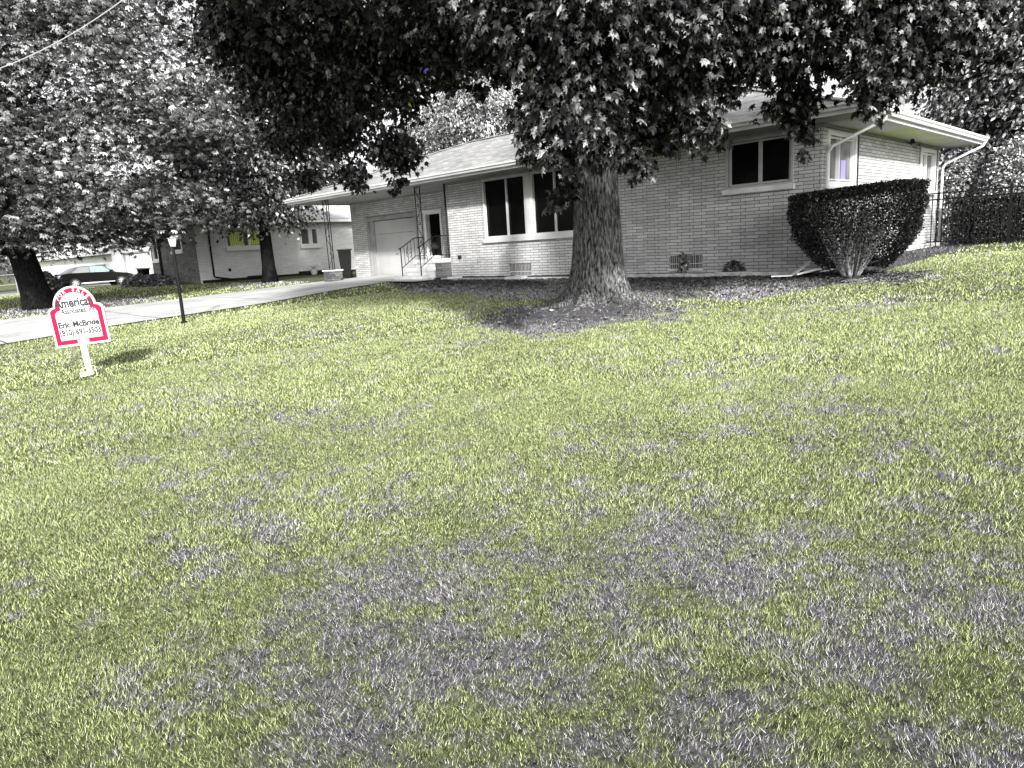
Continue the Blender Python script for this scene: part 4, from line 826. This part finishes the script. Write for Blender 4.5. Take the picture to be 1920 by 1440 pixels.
bgts = [('pale fine leaved tree rising behind the roof above the porch', -31, 29, 5.2, (5.2, 5, 5.8), .09, .55), ('dark tree filling the gap behind the neighbour roof', -51, 27, 5.5, (6, 6, 6), .03, .30),
        ('broad tree behind the neighbour garage, left of the dark one', -58, 27, 6.0, (8, 7, 7), .04, .35), ('tall tree behind the middle of the house roof', -21, 33, 6.2, (6.5, 6, 6.5), .05, .40), ('dense tree behind the tall fine textured tree at the right edge', -3.6, 38, 4.5, (5.2, 5, 8), .06, .4), ('far tree at upper left beyond the leafy shade tree', -56, 8, 7.0, (8, 8, 8), .05, .4)]
for lab, x, y, zc, rad, a, b_ in bgts:
    tree('background_tree', lab, x, y, .3, zc, rad, T_SIMPLE, .23, 230, 140, lt(a*.4, b_*.38, .14, (.18, .45)), group='trees behind the houses', pad=(1.3, 1.3, .6), shell=.3)
tree('tall_tree', 'tall fine textured tree filling the right edge behind the fence', -3.9, 28.5, .3, 5.0, (3.4, 4, 6.2), T_SIMPLE, .17, 700, 170, lt(.02, .2, .2, (.25, .5)), pad=(1.0, 1.0, .5), shell=.35)

# ---- shrubs
def shrub(name, label, P, size, tint, stems=None, T=T_SIMPLE, cat='shrub', m=LM2, group=None, stemmat=None):
    c = P.mean(0); t = thing(name, label, cat, (c[0], c[1], h1(c[0], c[1])), group=group)
    leaves('foliage', P, size, T, tint, t, m, droop=(-.6, 1.2), tilt=.9)
    if stems: limbs('stems', stems, stemmat or M_bark_d, t)
    return t
def mound(cx, cy, rx, ry, top, n, shell=.6):
    u = rng.normal(size=(n, 3)); u /= np.linalg.norm(u, axis=1)[:, None]; u[:, 2] = np.abs(u[:, 2])
    z0 = h1(cx, cy); return np.array([cx, cy, z0])+u*(shell+(1-shell)*rng.random(n)**.5)[:, None]*np.array([rx, ry, top-z0])
# clipped bush by the corner
BXc, BYc = -4.42, 12.95; zb = h1(BXc, BYc)
def clipped(n, rx, ry, ztop, inner):
    t = rng.uniform(.10, 1, n); a = rng.uniform(0, 2*math.pi, n); prof = np.interp(t, [0, .1, .25, .5, .8, .94, 1], [.36, .48, .68, .90, 1.0, 1.0, .96])
    se = (np.abs(np.cos(a))**3+np.abs(np.sin(a))**3)**(-1/3)
    wob = 1+.11*(fbm(a*4, t*4, 3)-.5)*2; k = rng.random(n) < .30          # share on the flat top
    rr_ = np.where(k, np.sqrt(rng.random(n)), 1-np.abs(rng.normal(0, inner, n))); t = np.where(k, 1-np.abs(rng.normal(0, .03, n)), t); prof = np.where(k, .97, prof)
    x, y = rx*prof*se*wob*rr_*np.cos(a), ry*prof*se*wob*rr_*np.sin(a)
    return np.stack([BXc+x, BYc+y, zb+(ztop-zb)*t+.05*x*(t)+.03*(fbm(x*5, y*5, 2)-.5)], 1)
Pb = clipped(90000, 1.04, .90, .64, .12)
low = (Pb[:, 2]-zb) < .75; dcam = np.hypot(Pb[:, 0]-BXc-.05, (Pb[:, 1]-BYc)+.9)
keep = ~(low & (dcam < .95) & (rng.random(len(Pb)) < .82*np.clip(1-(Pb[:, 2]-zb)/.95, 0, 1)+.25)); Pb = Pb[keep]
st = []
for k in range(46):
    a = rng.uniform(0, 2*math.pi); r_ = rng.uniform(.25, .95); x0, y0_ = BXc+.10*math.cos(a), BYc+.10*math.sin(a)-.15
    st.append(([(x0, y0_, zb-.02), (BXc+.45*r_*math.cos(a), BYc-.1+.45*r_*math.sin(a), zb+.42), (BXc+.95*r_*math.cos(a), BYc+.8*r_*math.sin(a), zb+1.2)], .017, .006))
shrub('clipped_bush', 'dense dark clipped bush with flat top and bare stems at the house corner', Pb, .036, tints(len(Pb), .002, .055, .08, (.08, .3), 2), st, stemmat=noisy('bare_twig', .25, .62, 14))
# inner dark mass is leaves too
# hedge behind the fence
n = 52000; x = rng.uniform(-5.0, -3.25, n); y = 21.45+np.abs(rng.normal(0, .25, n)); z = -.6+1.18*rng.random(n)**.9; k = rng.random(n) < .25; z[k] = .56-np.abs(rng.normal(0, .04, k.sum())); y[k] = rng.uniform(21.4, 22.6, k.sum())
x += .12*(fbm(z*4, y*4, 2)-.5); x = np.where(x > -3.5, x-.15*np.abs(z), x)
shrub('clipped_hedge', 'dark clipped hedge behind the picket fence', np.stack([x, y, z], 1), .05, tints(n, .008, .08, .08, (.12, .4), 2), cat='hedge')
# pale loose shrubs above the hedge
for lab, cx, cy, rx, ry, top, nn_ in (('pale feathery shrub mass above the hedge nearest the house', -5.4, 25.2, 1.1, 1.0, 1.9, 22000), ('bright shrub mass behind the fence at the right edge', -4.0, 24.6, 1.3, 1.0, 2.3, 30000), ('bright shrub mass beyond the right end of the picket fence', -1.8, 25.0, 1.6, 1.2, 2.4, 20000)):
    P_ = mound(cx, cy, rx, ry, top, nn_, .55); shrub('loose_shrub', lab, P_, .10, tints(nn_, .06, .4, .25, (.35, .7), 1.2), group='shrubs behind the fence', m=LM2)
# shrubs by neighbour garage and under the left tree
for lab, cx, cy, rx, top, nn_ in (('low dark shrub at the end of the neighbour garage door', -38.7, 12.7, .9, -.25, 5000), ('low dark shrub under the neighbour front window', -37.3, 12.9, 1.0, -.3, 5000), ('low dark shrub by the neighbour shaded brick wall', -35.9, 13.0, .9, -.45, 4500)):
    P_ = mound(cx, cy, rx, .7, top, nn_, .6); shrub('low_shrub', lab, P_, .14, tints(nn_, .02, .2, .12, (.3, .6), 1.5), group='low shrubs along the neighbour front')
P_ = mound(-31.0, 6.9, .8, .7, .1, 5000, .4); shrub('leafy_shrub', 'loose leafy shrub between the left tree trunk and the parked car', P_, .17, tints(5000, .03, .3, .15, (.3, .6)))
P_ = mound(-6.98, 13.62, .24, .16, -.52, 2600, .6); t_ = shrub('small_plant', 'small dark mounded plant on a flat stone in the bed below the bedroom window', P_, .05, tints(2600, .015, .12, .12, (.2, .4)), cat='plant')
b = MB(); z = h1(-6.98, 13.6)+.045; b.box(-7.30, -6.68, 13.40, 13.80, z, z+.045); tag(b.build('flat_stone', M_conc), 'flat pale stone slab under the small mounded plant', 'stone')
P_ = mound(-8.25, 13.8, .12, .06, -.26, 260, .2); shrub('weed', 'spindly weed growing up before the right glass-block window', P_, .09, tints(260, .05, .3), cat='plant')
